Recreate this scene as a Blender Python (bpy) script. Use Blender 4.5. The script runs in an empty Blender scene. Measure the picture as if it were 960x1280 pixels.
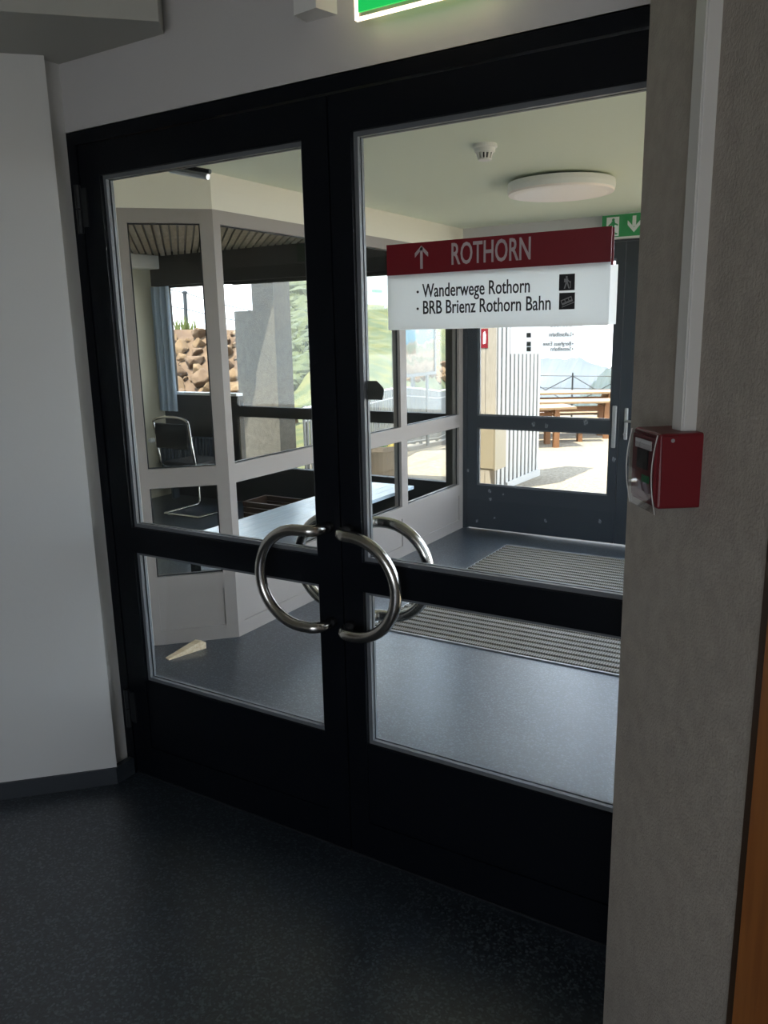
import bpy, bmesh, math, random
from mathutils import Vector, Matrix
import numpy as np

SC = bpy.context.scene
COL = SC.collection
random.seed(7)

# ------------------------------------------------------------------ camera
F_PX = 1001.79
CAM = Vector((0.0, -1.8087, 1.5716))
YAW, PITCH, ROLL = math.radians(31.402), math.radians(12.587), math.radians(-1.2056)
cy, sy, cp, sp = math.cos(YAW), math.sin(YAW), math.cos(PITCH), math.sin(PITCH)
FWD = Vector((-sy * cp, cy * cp, -sp))
_r = Vector((cy, sy, 0)); _u = _r.cross(FWD)
RGT = _r * math.cos(ROLL) + _u * math.sin(ROLL)
UPV = -_r * math.sin(ROLL) + _u * math.cos(ROLL)
cd = bpy.data.cameras.new('camera')
cd.sensor_fit = 'AUTO'; cd.sensor_width = 36.0
cd.lens = F_PX * 36.0 / 1280.0
cd.clip_start = 0.02; cd.clip_end = 20000
cam = bpy.data.objects.new('camera', cd)
M = Matrix.Identity(4)
for i in range(3):
    M[i][0], M[i][1], M[i][2], M[i][3] = RGT[i], UPV[i], -FWD[i], CAM[i]
cam.matrix_world = M
COL.objects.link(cam); SC.camera = cam

# ------------------------------------------------------------------ view / sky / sun
SC.view_settings.view_transform = 'Standard'
SC.view_settings.look = 'None'
SC.view_settings.gamma = 1.0
SC.view_settings.use_curve_mapping = False
SC.view_settings.exposure = 2.45
SC.cycles.use_denoising = True
SC.cycles.transparent_max_bounces = 40
SC.cycles.max_bounces = 14
SC.cycles.diffuse_bounces = 7
SC.cycles.sample_clamp_indirect = 6.0

SKY_STRENGTH = 1.05
SUN_STRENGTH = 3.4
SUN_TO = Vector((-0.10, -0.22, 0.75)).normalized()
W = bpy.data.worlds.new('sky'); SC.world = W; W.use_nodes = True
nt = W.node_tree; nt.nodes.clear()
def N(t, typ, **kw):
    n = t.nodes.new(typ)
    for k, v in kw.items(): setattr(n, k, v)
    return n
tc = N(nt, 'ShaderNodeTexCoord'); sep = N(nt, 'ShaderNodeSeparateXYZ')
nt.links.new(tc.outputs['Generated'], sep.inputs[0])
ramp = N(nt, 'ShaderNodeValToRGB')
e = ramp.color_ramp.elements
e[0].position = 0.0; e[0].color = (0.80, 0.88, 0.97, 1)
e[1].position = 0.75; e[1].color = (0.33, 0.52, 0.88, 1)
nt.links.new(sep.outputs['Z'], ramp.inputs[0])
mp = N(nt, 'ShaderNodeMapping'); mp.inputs['Scale'].default_value = (1.6, 1.6, 5.0)
nz = N(nt, 'ShaderNodeTexNoise'); nz.inputs['Scale'].default_value = 2.2; nz.inputs['Detail'].default_value = 7
nt.links.new(tc.outputs['Generated'], mp.inputs[0]); nt.links.new(mp.outputs[0], nz.inputs['Vector'])
cr = N(nt, 'ShaderNodeValToRGB'); cr.color_ramp.elements[0].position = 0.42; cr.color_ramp.elements[1].position = 0.62
nt.links.new(nz.outputs['Fac'], cr.inputs[0])
mx = N(nt, 'ShaderNodeMix', data_type='RGBA'); mx.inputs[7].default_value = (0.97, 0.98, 1.0, 1)
nt.links.new(cr.outputs[0], mx.inputs[0]); nt.links.new(ramp.outputs[0], mx.inputs[6])
bg = N(nt, 'ShaderNodeBackground'); bg.inputs[1].default_value = SKY_STRENGTH
nt.links.new(mx.outputs[2], bg.inputs[0])
wo = N(nt, 'ShaderNodeOutputWorld'); nt.links.new(bg.outputs[0], wo.inputs[0])

sd = bpy.data.lights.new('sun', 'SUN'); sd.energy = SUN_STRENGTH; sd.color = (1.0, 0.93, 0.82); sd.angle = 0.009
sun = bpy.data.objects.new('sun', sd); sun.rotation_euler = SUN_TO.to_track_quat('Z', 'Y').to_euler()
sun.location = (0, 0, 20); COL.objects.link(sun)

def portal(name, loc, normal, w, h):
    # guides sky sampling through an added, unseen window opening
    l = bpy.data.lights.new(name, 'AREA'); l.shape = 'RECTANGLE'; l.size = w; l.size_y = h
    l.cycles.is_portal = True
    o = bpy.data.objects.new(name, l); o.location = loc
    o.rotation_euler = Vector(normal).to_track_quat('-Z', 'Z').to_euler(); COL.objects.link(o)

# ------------------------------------------------------------------ pixel helpers (960x1280)
def ray(px, py): return RGT * ((px - 480) / F_PX) + UPV * ((640 - py) / F_PX) + FWD
def on_plane(px, py, n, p0):
    r = ray(px, py); n = Vector(n); t = (Vector(p0) - CAM).dot(n) / r.dot(n); return CAM + r * t
def at_y(px, py, y): return on_plane(px, py, (0, 1, 0), (0, y, 0))
def at_x(px, py, x): return on_plane(px, py, (1, 0, 0), (x, 0, 0))
def at_z(px, py, z): return on_plane(px, py, (0, 0, 1), (0, 0, z))
def zg(y):                                   # terrace level, a step below the floor and falling away
    if y < 6: return -0.18
    if y < 9: return -0.18 - 0.02 * (y - 6)
    if y < 12: return -0.24 - 0.1033 * (y - 9)
    return -0.55
def at_ground(px, py):
    r = ray(px, py); t = 3.0
    while t < 60:
        p = CAM + r * t
        if p.z < zg(p.y): return Vector((p.x, p.y, zg(p.y)))
        t += 0.01
    return CAM + r * 60

# ------------------------------------------------------------------ materials
def mat(name, col, rough=0.6, metal=0.0, col2=None, nscale=20.0, bump=0.0, bscale=60.0, spec=0.5, coords='Object', lo=0.35, hi=0.65, detail=4, stretch=None):
    m = bpy.data.materials.new(name); m.use_nodes = True
    t = m.node_tree; b = t.nodes['Principled BSDF']
    b.inputs['Base Color'].default_value = (*col, 1); b.inputs['Roughness'].default_value = rough
    b.inputs['Metallic'].default_value = metal; b.inputs['Specular IOR Level'].default_value = spec
    tcn = N(t, 'ShaderNodeTexCoord'); vec = tcn.outputs[coords]
    if stretch:
        mm = N(t, 'ShaderNodeMapping'); mm.inputs['Scale'].default_value = stretch
        t.links.new(vec, mm.inputs[0]); vec = mm.outputs[0]
    if col2 is not None:
        nn = N(t, 'ShaderNodeTexNoise'); nn.inputs['Scale'].default_value = nscale; nn.inputs['Detail'].default_value = detail
        t.links.new(vec, nn.inputs['Vector'])
        rr = N(t, 'ShaderNodeValToRGB'); rr.color_ramp.elements[0].position = lo; rr.color_ramp.elements[1].position = hi
        rr.color_ramp.elements[0].color = (*col, 1); rr.color_ramp.elements[1].color = (*col2, 1)
        t.links.new(nn.outputs['Fac'], rr.inputs[0]); t.links.new(rr.outputs[0], b.inputs['Base Color'])
    if bump:
        n2 = N(t, 'ShaderNodeTexNoise'); n2.inputs['Scale'].default_value = bscale; n2.inputs['Detail'].default_value = 3
        t.links.new(vec, n2.inputs['Vector'])
        bb = N(t, 'ShaderNodeBump'); bb.inputs['Strength'].default_value = bump; bb.inputs['Distance'].default_value = 0.01
        t.links.new(n2.outputs['Fac'], bb.inputs['Height']); t.links.new(bb.outputs[0], b.inputs['Normal'])
    return m

def glass_mat(name, tint=(0.95, 0.97, 0.96), f0=0.011):
    m = bpy.data.materials.new(name); m.use_nodes = True
    t = m.node_tree; t.nodes.clear()
    lw = N(t, 'ShaderNodeLayerWeight'); lw.inputs[0].default_value = 0.5
    p5 = N(t, 'ShaderNodeMath', operation='POWER'); p5.inputs[1].default_value = 5.0
    t.links.new(lw.outputs['Facing'], p5.inputs[0])
    ma = N(t, 'ShaderNodeMath', operation='MULTIPLY_ADD'); ma.inputs[1].default_value = 1 - f0; ma.inputs[2].default_value = f0
    t.links.new(p5.outputs[0], ma.inputs[0])
    tr = N(t, 'ShaderNodeBsdfTransparent'); tr.inputs[0].default_value = (*[math.sqrt(c) for c in tint], 1)
    gl = N(t, 'ShaderNodeBsdfGlossy'); gl.inputs['Roughness'].default_value = 0.0; gl.inputs[0].default_value = (0.98, 1, 0.99, 1)
    mi = N(t, 'ShaderNodeMixShader'); out = N(t, 'ShaderNodeOutputMaterial')
    t.links.new(ma.outputs[0], mi.inputs[0]); t.links.new(tr.outputs[0], mi.inputs[1]); t.links.new(gl.outputs[0], mi.inputs[2])
    t.links.new(mi.outputs[0], out.inputs[0])
    return m

def emit_mat(name, col, strength, base=None):
    m = bpy.data.materials.new(name); m.use_nodes = True
    b = m.node_tree.nodes['Principled BSDF']
    b.inputs['Base Color'].default_value = (*(base or col), 1); b.inputs['Roughness'].default_value = 0.4
    b.inputs['Emission Color'].default_value = (*col, 1); b.inputs['Emission Strength'].default_value = strength
    return m

def floor_mat(name, r0, r1, ior):
    m = bpy.data.materials.new(name); m.use_nodes = True
    t = m.node_tree; b = t.nodes['Principled BSDF']
    tcn = N(t, 'ShaderNodeTexCoord')
    v = N(t, 'ShaderNodeTexVoronoi'); v.inputs['Scale'].default_value = 170
    t.links.new(tcn.outputs['Object'], v.inputs['Vector'])
    s = N(t, 'ShaderNodeSeparateColor'); t.links.new(v.outputs['Color'], s.inputs[0])
    r = N(t, 'ShaderNodeValToRGB'); el = r.color_ramp.elements
    el[0].position = 0.0; el[0].color = (0.012, 0.016, 0.022, 1)
    el[1].position = 0.62; el[1].color = (0.022, 0.030, 0.040, 1)
    x = el.new(0.80); x.color = (0.045, 0.058, 0.072, 1)
    x = el.new(0.97); x.color = (0.085, 0.105, 0.12, 1)
    t.links.new(s.outputs[0], r.inputs[0])
    n3 = N(t, 'ShaderNodeTexNoise'); n3.inputs['Scale'].default_value = 3.0; n3.inputs['Detail'].default_value = 5
    t.links.new(tcn.outputs['Object'], n3.inputs['Vector'])
    t.links.new(r.outputs[0], b.inputs['Base Color'])
    mr = N(t, 'ShaderNodeMapRange'); mr.inputs[1].default_value = 0.3; mr.inputs[2].default_value = 0.7
    mr.inputs[3].default_value = r0; mr.inputs[4].default_value = r1
    b.inputs['IOR'].default_value = ior
    t.links.new(n3.outputs['Fac'], mr.inputs[0]); t.links.new(mr.outputs[0], b.inputs['Roughness'])
    return m

def dots_mat():                               # mat ribs: ribbed scraper bars with a fine dotted weave
    m = bpy.data.materials.new('mat_rib'); m.use_nodes = True
    t = m.node_tree; b = t.nodes['Principled BSDF']; b.inputs['Roughness'].default_value = 0.55
    tcn = N(t, 'ShaderNodeTexCoord'); w = N(t, 'ShaderNodeTexWave', bands_direction='X')
    w.inputs['Scale'].default_value = 24; t.links.new(tcn.outputs['Object'], w.inputs['Vector'])
    r = N(t, 'ShaderNodeValToRGB'); r.color_ramp.elements[0].position = 0.3; r.color_ramp.elements[1].position = 0.6
    r.color_ramp.elements[0].color = (0.08, 0.073, 0.058, 1); r.color_ramp.elements[1].color = (0.215, 0.195, 0.155, 1)
    t.links.new(w.outputs['Fac'], r.inputs[0]); t.links.new(r.outputs[0], b.inputs['Base Color'])
    return m

def poster_mat():                             # printed panorama: sky above, brown ridge with pale trails below
    m = bpy.data.materials.new('panorama_print'); m.use_nodes = True
    t = m.node_tree; b = t.nodes['Principled BSDF']; b.inputs['Roughness'].default_value = 0.45
    tcn = N(t, 'ShaderNodeTexCoord'); sp_ = N(t, 'ShaderNodeSeparateXYZ'); t.links.new(tcn.outputs['Generated'], sp_.inputs[0])
    nn = N(t, 'ShaderNodeTexNoise'); nn.inputs['Scale'].default_value = 4.5; nn.inputs['Detail'].default_value = 8
    t.links.new(tcn.outputs['Object'], nn.inputs['Vector'])
    a = N(t, 'ShaderNodeMath', operation='MULTIPLY_ADD'); a.inputs[1].default_value = 0.5; ab = N(t, 'ShaderNodeMath', operation='SUBTRACT'); ab.inputs[1].default_value = 0.25
    t.links.new(nn.outputs['Fac'], a.inputs[0]); t.links.new(sp_.outputs['Z'], ab.inputs[0]); t.links.new(ab.outputs[0], a.inputs[2])
    r = N(t, 'ShaderNodeValToRGB'); el = r.color_ramp.elements
    el[0].position = 0.0; el[0].color = (0.25, 0.16, 0.08, 1)
    el[1].position = 1.0; el[1].color = (0.75, 0.88, 0.95, 1)
    for p, c in ((0.14, (0.55, 0.36, 0.2)), (0.22, (0.24, 0.27, 0.1)), (0.30, (0.62, 0.4, 0.24)), (0.40, (0.28, 0.36, 0.18)), (0.47, (0.6, 0.5, 0.36)),
                 (0.52, (0.18, 0.55, 0.72)), (0.68, (0.35, 0.7, 0.85)), (0.82, (0.8, 0.9, 0.95))):
        x = el.new(p); x.color = (*c, 1)
    for x in el: x.color = (x.color[0] * .3, x.color[1] * .3, x.color[2] * .3, 1)
    t.links.new(a.outputs[0], r.inputs[0]); t.links.new(r.outputs[0], b.inputs['Base Color'])
    return m

MT = {}
MT['floor'] = floor_mat('speckled_vinyl', 0.32, 0.34, 1.9)
MT['wall_white'] = mat('white_wall_paint', (0.68, 0.68, 0.66), 0.75, bump=0.05, bscale=40)
MT['wall_grey'] = mat('grey_wall_paint', (0.58, 0.57, 0.57), 0.8, col2=(0.55, 0.54, 0.54), nscale=2, bump=0.06, bscale=50)
MT['roughcast'] = mat('roughcast_plaster', (0.40, 0.355, 0.305), 0.9, col2=(0.35, 0.31, 0.265), nscale=30, bump=0.32, bscale=190)
MT['soffit'] = mat('soffit_paint', (0.5, 0.5, 0.46), 0.8, bump=0.05)
MT['black'] = mat('black_door_paint', (0.0022, 0.0034, 0.006), 0.42, bump=0.05, bscale=90, spec=0.18)
MT['anthracite'] = mat('anthracite_door_paint', (0.028, 0.036, 0.046), 0.42, bump=0.05, bscale=70)
MT['bead'] = mat('grey_glazing_bead', (0.13, 0.14, 0.15), 0.4)
MT['taupe'] = mat('taupe_frame_paint', (0.285, 0.255, 0.238), 0.5, bump=0.03, bscale=60)
MT['cream'] = mat('cream_beam_paint', (0.74, 0.70, 0.60), 0.7)
MT['green_ceiling'] = mat('pale_green_ceiling_paint', (0.74, 0.79, 0.66), 0.75)
MT['baseboard'] = mat('slate_baseboard', (0.03, 0.037, 0.045), 0.5)
MT['steel'] = mat('brushed_steel', (0.56, 0.53, 0.49), 0.2, 1.0, bump=0.02, bscale=200)
MT['dark_metal'] = mat('dark_metal', (0.03, 0.033, 0.037), 0.4, 0.5)
MT['alu'] = mat('aluminium', (0.55, 0.56, 0.57), 0.35, 0.8)
MT['white_plastic'] = mat('white_plastic', (0.78, 0.78, 0.76), 0.4)
MT['trunk'] = mat('trunking_plastic', (0.60, 0.585, 0.55), 0.45)
MT['red_plastic'] = mat('red_plastic', (0.15, 0.006, 0.011), 0.4)
MT['red_sign'] = mat('red_print', (0.19, 0.002, 0.009), 0.45)
MT['sign_white'] = mat('white_print', (0.80, 0.82, 0.82), 0.45)
def sheet_mat(name, tfac, tcol):                              # opal sheet: scatters the light that falls on its back
    m = bpy.data.materials.new(name); m.use_nodes = True; t = m.node_tree; b = t.nodes['Principled BSDF']
    b.inputs['Base Color'].default_value = (0.80, 0.83, 0.84, 1); b.inputs['Roughness'].default_value = 0.5
    tl_ = N(t, 'ShaderNodeBsdfTranslucent'); tl_.inputs[0].default_value = (*tcol, 1)
    mi = N(t, 'ShaderNodeMixShader'); mi.inputs[0].default_value = tfac
    t.links.new(b.outputs[0], mi.inputs[1]); t.links.new(tl_.outputs[0], mi.inputs[2])
    t.links.new(mi.outputs[0], t.nodes['Material Output'].inputs[0]); return m
MT['sheet'] = sheet_mat('opal_sheet', 0.62, (0.88, 0.91, 0.92)); MT['film'] = sheet_mat('clear_white_film', 0.92, (0.97, 0.98, 0.98))
MT['board_white'] = mat('weathered_white_board', (0.38, 0.38, 0.36), 0.5)
MT['letter_grey'] = mat('letter_grey', (0.50, 0.42, 0.42), 0.5)
MT['letter_black'] = mat('letter_black', (0.01, 0.01, 0.012), 0.5)
MT['picto_grey'] = mat('pictogram_grey', (0.28, 0.28, 0.28), 0.5)
MT['sticker'] = mat('grey_sticker', (0.075, 0.075, 0.065), 0.5)
MT['sticker_dark'] = mat('grey_sticker_letters', (0.045, 0.045, 0.04), 0.5)
MT['wood_pale'] = mat('pale_wood', (0.72, 0.60, 0.42), 0.6, col2=(0.60, 0.47, 0.30), nscale=6, stretch=(1, 12, 12))
MT['wood_orange'] = mat('orange_wood', (0.36, 0.13, 0.03), 0.45, col2=(0.28, 0.09, 0.02), nscale=8, stretch=(8, 8, 0.6))
MT['wood_brown'] = mat('brown_wood', (0.055, 0.027, 0.012), 0.5)
MT['wood_table'] = mat('table_timber', (0.23, 0.155, 0.08), 0.6, col2=(0.19, 0.11, 0.045), nscale=5, stretch=(1, 8, 8))
MT['wood_leg'] = mat('leg_timber', (0.19, 0.08, 0.022), 0.6, col2=(0.15, 0.058, 0.015), nscale=5, stretch=(6, 6, 1))
MT['slat_wood'] = mat('ceiling_slat_wood', (0.30, 0.26, 0.21), 0.7, col2=(0.22, 0.185, 0.15), nscale=30)
MT['dark_wall'] = mat('dark_brown_wall', (0.020, 0.019, 0.018), 0.6)
MT['umber'] = mat('umber_frame_paint', (0.06, 0.052, 0.036), 0.5)
MT['beige_wall'] = mat('beige_wall_paint', (0.52, 0.49, 0.38), 0.8)
MT['radiator'] = mat('dark_blue_radiator', (0.035, 0.05, 0.07), 0.4)
MT['bench_blue'] = mat('pale_blue_bench', (0.62, 0.74, 0.85), 0.25, col2=(0.54, 0.66, 0.78), nscale=6, stretch=(14, 1, 1))
MT['curtain'] = mat('pale_blue_curtain', (0.45, 0.55, 0.66), 0.7)
MT['concrete'] = mat('board_concrete', (0.115, 0.106, 0.09), 0.9, col2=(0.08, 0.074, 0.063), nscale=22, bump=0.3, bscale=50)
MT['pale_board'] = mat('pale_board_concrete', (0.36, 0.32, 0.26), 0.85, col2=(0.29, 0.26, 0.21), nscale=14, stretch=(10, 10, 0.7))
MT['slat_metal'] = mat('pale_slat', (0.42, 0.405, 0.375), 0.5)
MT['cabinet'] = mat('tan_cabinet', (0.30, 0.25, 0.165), 0.5)
MT['gravel'] = mat('gravel', (0.135, 0.108, 0.07), 0.95, col2=(0.225, 0.187, 0.13), nscale=28, bump=0.6, bscale=40, lo=0.4, hi=0.6)
MT['kerb'] = mat('kerb_concrete', (0.13, 0.118, 0.1), 0.9)
MT['galv'] = mat('galvanised', (0.085, 0.094, 0.098), 0.5, 0.2)
MT['grass'] = mat('hill_grass', (0.028, 0.042, 0.008), 0.95, col2=(0.07, 0.07, 0.014), nscale=2.2, bump=1.0, bscale=7, detail=9, lo=0.44, hi=0.57)
MT['shrub'] = mat('shrub_green', (0.013, 0.022, 0.004), 0.9, col2=(0.04, 0.05, 0.009), nscale=3)
MT['grass_blade'] = mat('yellow_green_grass', (0.075, 0.095, 0.012), 0.8)
MT['rock'] = mat('tan_rock', (0.095, 0.054, 0.022), 0.9, col2=(0.14, 0.088, 0.042), nscale=3, bump=0.5, bscale=9)
MT['rock2'] = mat('brown_rock', (0.06, 0.031, 0.013), 0.9, col2=(0.10, 0.06, 0.03), nscale=3, bump=0.5, bscale=9)
MT['mountain'] = mat('mountain_rock', (0.055, 0.056, 0.052), 1.0, col2=(0.085, 0.084, 0.078), nscale=0.004, detail=10)
MT['mountain_near'] = mat('mountain_forest', (0.022, 0.030, 0.018), 1.0, col2=(0.045, 0.05, 0.036), nscale=0.01, detail=8)
MT['planter'] = mat('beige_planter', (0.13, 0.10, 0.075), 0.7)
MT['soil'] = mat('soil', (0.05, 0.035, 0.02), 0.95)
MT['flower_pink'] = mat('pink_flower', (0.45, 0.10, 0.20), 0.7)
MT['flower_yellow'] = mat('yellow_flower', (0.80, 0.55, 0.08), 0.7)
MT['leaf'] = mat('leaf_green', (0.10, 0.20, 0.05), 0.7)
MT['poster'] = poster_mat()
MT['green_print'] = mat('green_sign_print', (0.03, 0.30, 0.10), 0.4)
MT['exit_green'] = emit_mat('lit_exit_green', (0.01, 0.42, 0.08), 0.22, (0.01, 0.3, 0.06))
MT['exit_edge'] = emit_mat('lit_exit_edge', (1.0, 0.74, 0.5), 0.75)
MT['lamp_diff'] = mat('lamp_diffuser', (0.90, 0.82, 0.78), 0.35)
MT['mat_rib'] = dots_mat()
MT['mat_base'] = mat('mat_rubber', (0.012, 0.012, 0.011), 0.8)
MT['glass'] = glass_mat('clear_glass')
MT['cover'] = glass_mat('clear_plastic_cover', (0.86, 0.82, 0.82), 0.10)
MT['spot'] = mat('dried_water_mark', (0.10, 0.115, 0.13), 0.5, col2=(0.3, 0.32, 0.34), nscale=60)
MT['roof'] = mat('roof_slab', (0.35, 0.33, 0.30), 0.9)
MT['chair_fabric'] = mat('dark_chair_fabric', (0.010, 0.0095, 0.009), 0.8)
MT['brass'] = mat('brass', (0.5, 0.36, 0.16), 0.35, 0.9)

# ------------------------------------------------------------------ mesh helpers
class MB:
    def __init__(s): s.v = []; s.f = []
    def add(s, vs, fs, mtx=None):
        o = len(s.v)
        s.v += [tuple(mtx @ Vector(p)) if mtx else tuple(p) for p in vs]
        s.f += [tuple(i + o for i in q) for q in fs]; return s
    def box(s, x0, x1, y0, y1, z0, z1, mtx=None):
        x0, x1 = min(x0, x1), max(x0, x1); y0, y1 = min(y0, y1), max(y0, y1); z0, z1 = min(z0, z1), max(z0, z1)
        vs = [(x, y, z) for z in (z0, z1) for y in (y0, y1) for x in (x0, x1)]
        return s.add(vs, [(0, 2, 3, 1), (4, 5, 7, 6), (0, 1, 5, 4), (2, 6, 7, 3), (0, 4, 6, 2), (1, 3, 7, 5)], mtx)
    def cbox(s, x0, x1, y0, y1, z0, z1, c, mtx=None):       # box with chamfered edges
        bm = bmesh.new(); bmesh.ops.create_cube(bm, size=1)
        for v in bm.verts:
            v.co = Vector((x0 + (v.co.x + .5) * (x1 - x0), y0 + (v.co.y + .5) * (y1 - y0), z0 + (v.co.z + .5) * (z1 - z0)))
        bmesh.ops.bevel(bm, geom=bm.edges[:], offset=c, segments=2, affect='EDGES', profile=0.5)
        bm.verts.index_update()
        s.add([v.co.copy() for v in bm.verts], [tuple(v.index for v in f.verts) for f in bm.faces], mtx); bm.free(); return s
    def prism(s, pts, z0, z1, mtx=None):                    # polygon (ccw, xy) extruded in z
        n = len(pts)
        vs = [(p[0], p[1], z0) for p in pts] + [(p[0], p[1], z1) for p in pts]
        fs = [tuple(range(n - 1, -1, -1)), tuple(range(n, 2 * n))] + [(i, (i + 1) % n, n + (i + 1) % n, n + i) for i in range(n)]
        return s.add(vs, fs, mtx)
    def tube(s, path, r, seg=14, caps=True):
        path = [Vector(p) for p in path]; o = len(s.v); n = len(path)
        t0 = (path[1] - path[0]).normalized()
        a = t0.cross(Vector((0, 0, 1))) if abs(t0.z) < .9 else t0.cross(Vector((1, 0, 0)))
        a.normalize()
        for i, p in enumerate(path):
            t = (path[min(i + 1, n - 1)] - path[max(i - 1, 0)]).normalized()
            a = (a - t * a.dot(t)).normalized(); b = t.cross(a)
            rr = r[i] if isinstance(r, (list, tuple)) else r
            for k in range(seg):
                g = 2 * math.pi * k / seg
                s.v.append(tuple(p + (a * math.cos(g) + b * math.sin(g)) * rr))
        for i in range(n - 1):
            for k in range(seg):
                k2 = (k + 1) % seg
                s.f.append((o + i * seg + k, o + i * seg + k2, o + (i + 1) * seg + k2, o + (i + 1) * seg + k))
        if caps:
            s.f.append(tuple(o + k for k in range(seg - 1, -1, -1))); s.f.append(tuple(o + (n - 1) * seg + k for k in range(seg)))
        return s
    def lathe(s, prof, seg=32, mtx=None):                   # profile (r, z) round the z axis
        vs = []; fs = []; n = len(prof)
        for r, z in prof:
            for k in range(seg):
                g = 2 * math.pi * k / seg; vs.append((r * math.cos(g), r * math.sin(g), z))
        for i in range(n - 1):
            for k in range(seg):
                k2 = (k + 1) % seg; fs.append((i * seg + k, i * seg + k2, (i + 1) * seg + k2, (i + 1) * seg + k))
        fs.append(tuple(range(seg - 1, -1, -1))); fs.append(tuple((n - 1) * seg + k for k in range(seg)))
        return s.add(vs, fs, mtx)
    def mesh(s, name):
        me = bpy.data.meshes.new(name); me.from_pydata(s.v, [], s.f)
        bm = bmesh.new(); bm.from_mesh(me); bmesh.ops.recalc_face_normals(bm, faces=bm.faces); bm.to_mesh(me); bm.free()
        return me
    def build(s, name, m, parent=None, smooth=False, origin=None):
        if parent is None and s.v:
            if origin is None:
                a = np.array(s.v); origin = ((a[:, 0].min() + a[:, 0].max()) / 2, (a[:, 1].min() + a[:, 1].max()) / 2, a[:, 2].min())
            s.v = [(x - origin[0], y - origin[1], z - origin[2]) for x, y, z in s.v]
        elif parent is not None:
            inv = parent['_o'] if '_o' in parent else (0, 0, 0)
            s.v = [(x - inv[0], y - inv[1], z - inv[2]) for x, y, z in s.v]
        me = s.mesh(name); me.materials.append(MT[m] if isinstance(m, str) else m)
        if smooth:
            for p in me.polygons: p.use_smooth = True
        o = bpy.data.objects.new(name, me); COL.objects.link(o)
        if parent is None:
            o.location = origin; OFFS[o.name] = Vector(origin)
        else:
            o.parent = parent; OFFS[o.name] = OFFS[parent.name]
        return o
OFFS = {}
_build = MB.build
def build(s, name, m, parent=None, smooth=False, origin=None):
    # world-space vertices; children share their thing's origin
    if parent is not None:
        off = OFFS[parent.name]
        s.v = [(x - off.x, y - off.y, z - off.z) for x, y, z in s.v]
        me = s.mesh(name); me.materials.append(MT[m] if isinstance(m, str) else m)
        if smooth:
            for p in me.polygons: p.use_smooth = True
        o = bpy.data.objects.new(name, me); COL.objects.link(o); o.parent = parent; OFFS[o.name] = off
        return o
    return _build(s, name, m, None, smooth, origin)
MB.build = build

def tag(o, label, cat=None, group=None, kind=None):
    o['label'] = label
    if cat: o['category'] = cat
    if group: o['group'] = group
    if kind: o['kind'] = kind
    return o
def thing(name, loc, label, cat, group=None, kind=None):
    o = bpy.data.objects.new(name, None); COL.objects.link(o); o.location = loc; o.empty_display_size = 0.05
    OFFS[o.name] = Vector(loc)
    return tag(o, label, cat, group, kind)
def struct(o, label, cat): return tag(o, label, cat, kind='structure')
def box(name, m, x0, x1, y0, y1, z0, z1, parent=None):
    return MB().box(x0, x1, y0, y1, z0, z1).build(name, m, parent)
def basis(o, rx, up):                                        # local x -> rx, local y -> up, local z -> normal
    rx = Vector(rx).normalized(); up = Vector(up); up = (up - rx * up.dot(rx)).normalized(); nn = rx.cross(up); o = Vector(o)
    m = Matrix.Identity(4)
    for i in range(3): m[i][0], m[i][1], m[i][2], m[i][3] = rx[i], up[i], nn[i], o[i]
    return m
def text(name, body, m, parent, mtx, width, cap, depth=0.0015, bold=0.0):
    # lettering laid on a plane: local origin = left end of the baseline, scaled to width and cap height
    c = bpy.data.curves.new(name, 'FONT'); c.body = body; c.size = 1; c.extrude = 0.5; c.offset = bold; c.resolution_u = 3
    t = bpy.data.objects.new(name, c); COL.objects.link(t)
    bpy.context.view_layer.update()
    me = bpy.data.meshes.new_from_object(t.evaluated_get(bpy.context.evaluated_depsgraph_get()))
    bpy.data.objects.remove(t); bpy.data.curves.remove(c)
    a = np.array([v.co[:] for v in me.vertices])
    x0, x1 = a[:, 0].min(), a[:, 0].max()
    caph = 0.729 * 0.95
    b = MB()
    vs = [((p[0] - x0) / (x1 - x0) * width, p[1] / caph * cap, p[2] * depth) for p in a]
    b.add(vs, [tuple(p.vertices) for p in me.polygons], mtx)
    bpy.data.meshes.remove(me)
    return b.build(name, m, parent)
def wall_mtx(p, d):                                           # local x along wall direction d, y = into the wall, z up
    d = Vector((d[0], d[1], 0)).normalized(); nrm = Vector((-d.y, d.x, 0)); m = Matrix.Identity(4)
    for i in range(3): m[i][0], m[i][1], m[i][2], m[i][3] = d[i], nrm[i], (0, 0, 1)[i], (p[0], p[1], 0)[i]
    return m
def copy_obj(o, name, parent=None):
    c = o.copy(); c.name = name; COL.objects.link(c); c.parent = parent; return c

# ================================================================== THE SETTING
CEIL_F = 2.75; CEIL_V = 2.33
XL = -2.782; XR = -0.31; YF = 3.985; YC = 1.234
E_PT = None
_rr = ray(790, 500); _rr = Vector((_rr.x, _rr.y)).normalized()
E_PT = Vector((CAM.x, CAM.y)) + _rr * (0.82 * math.hypot(.45, 1.81))
WA = math.radians(36)
WD = Vector((-math.sin(WA), math.cos(WA), 0))                # along the plaster wall, away from the camera
WN = Vector((-WD.y, WD.x, 0))                                # its face normal
if (CAM - Vector((E_PT.x, E_PT.y, 0))).dot(WN) < 0: WN = -WN
E3 = Vector((E_PT.x, E_PT.y, 0))
Wend = E3 - WD * 3.2

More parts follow.
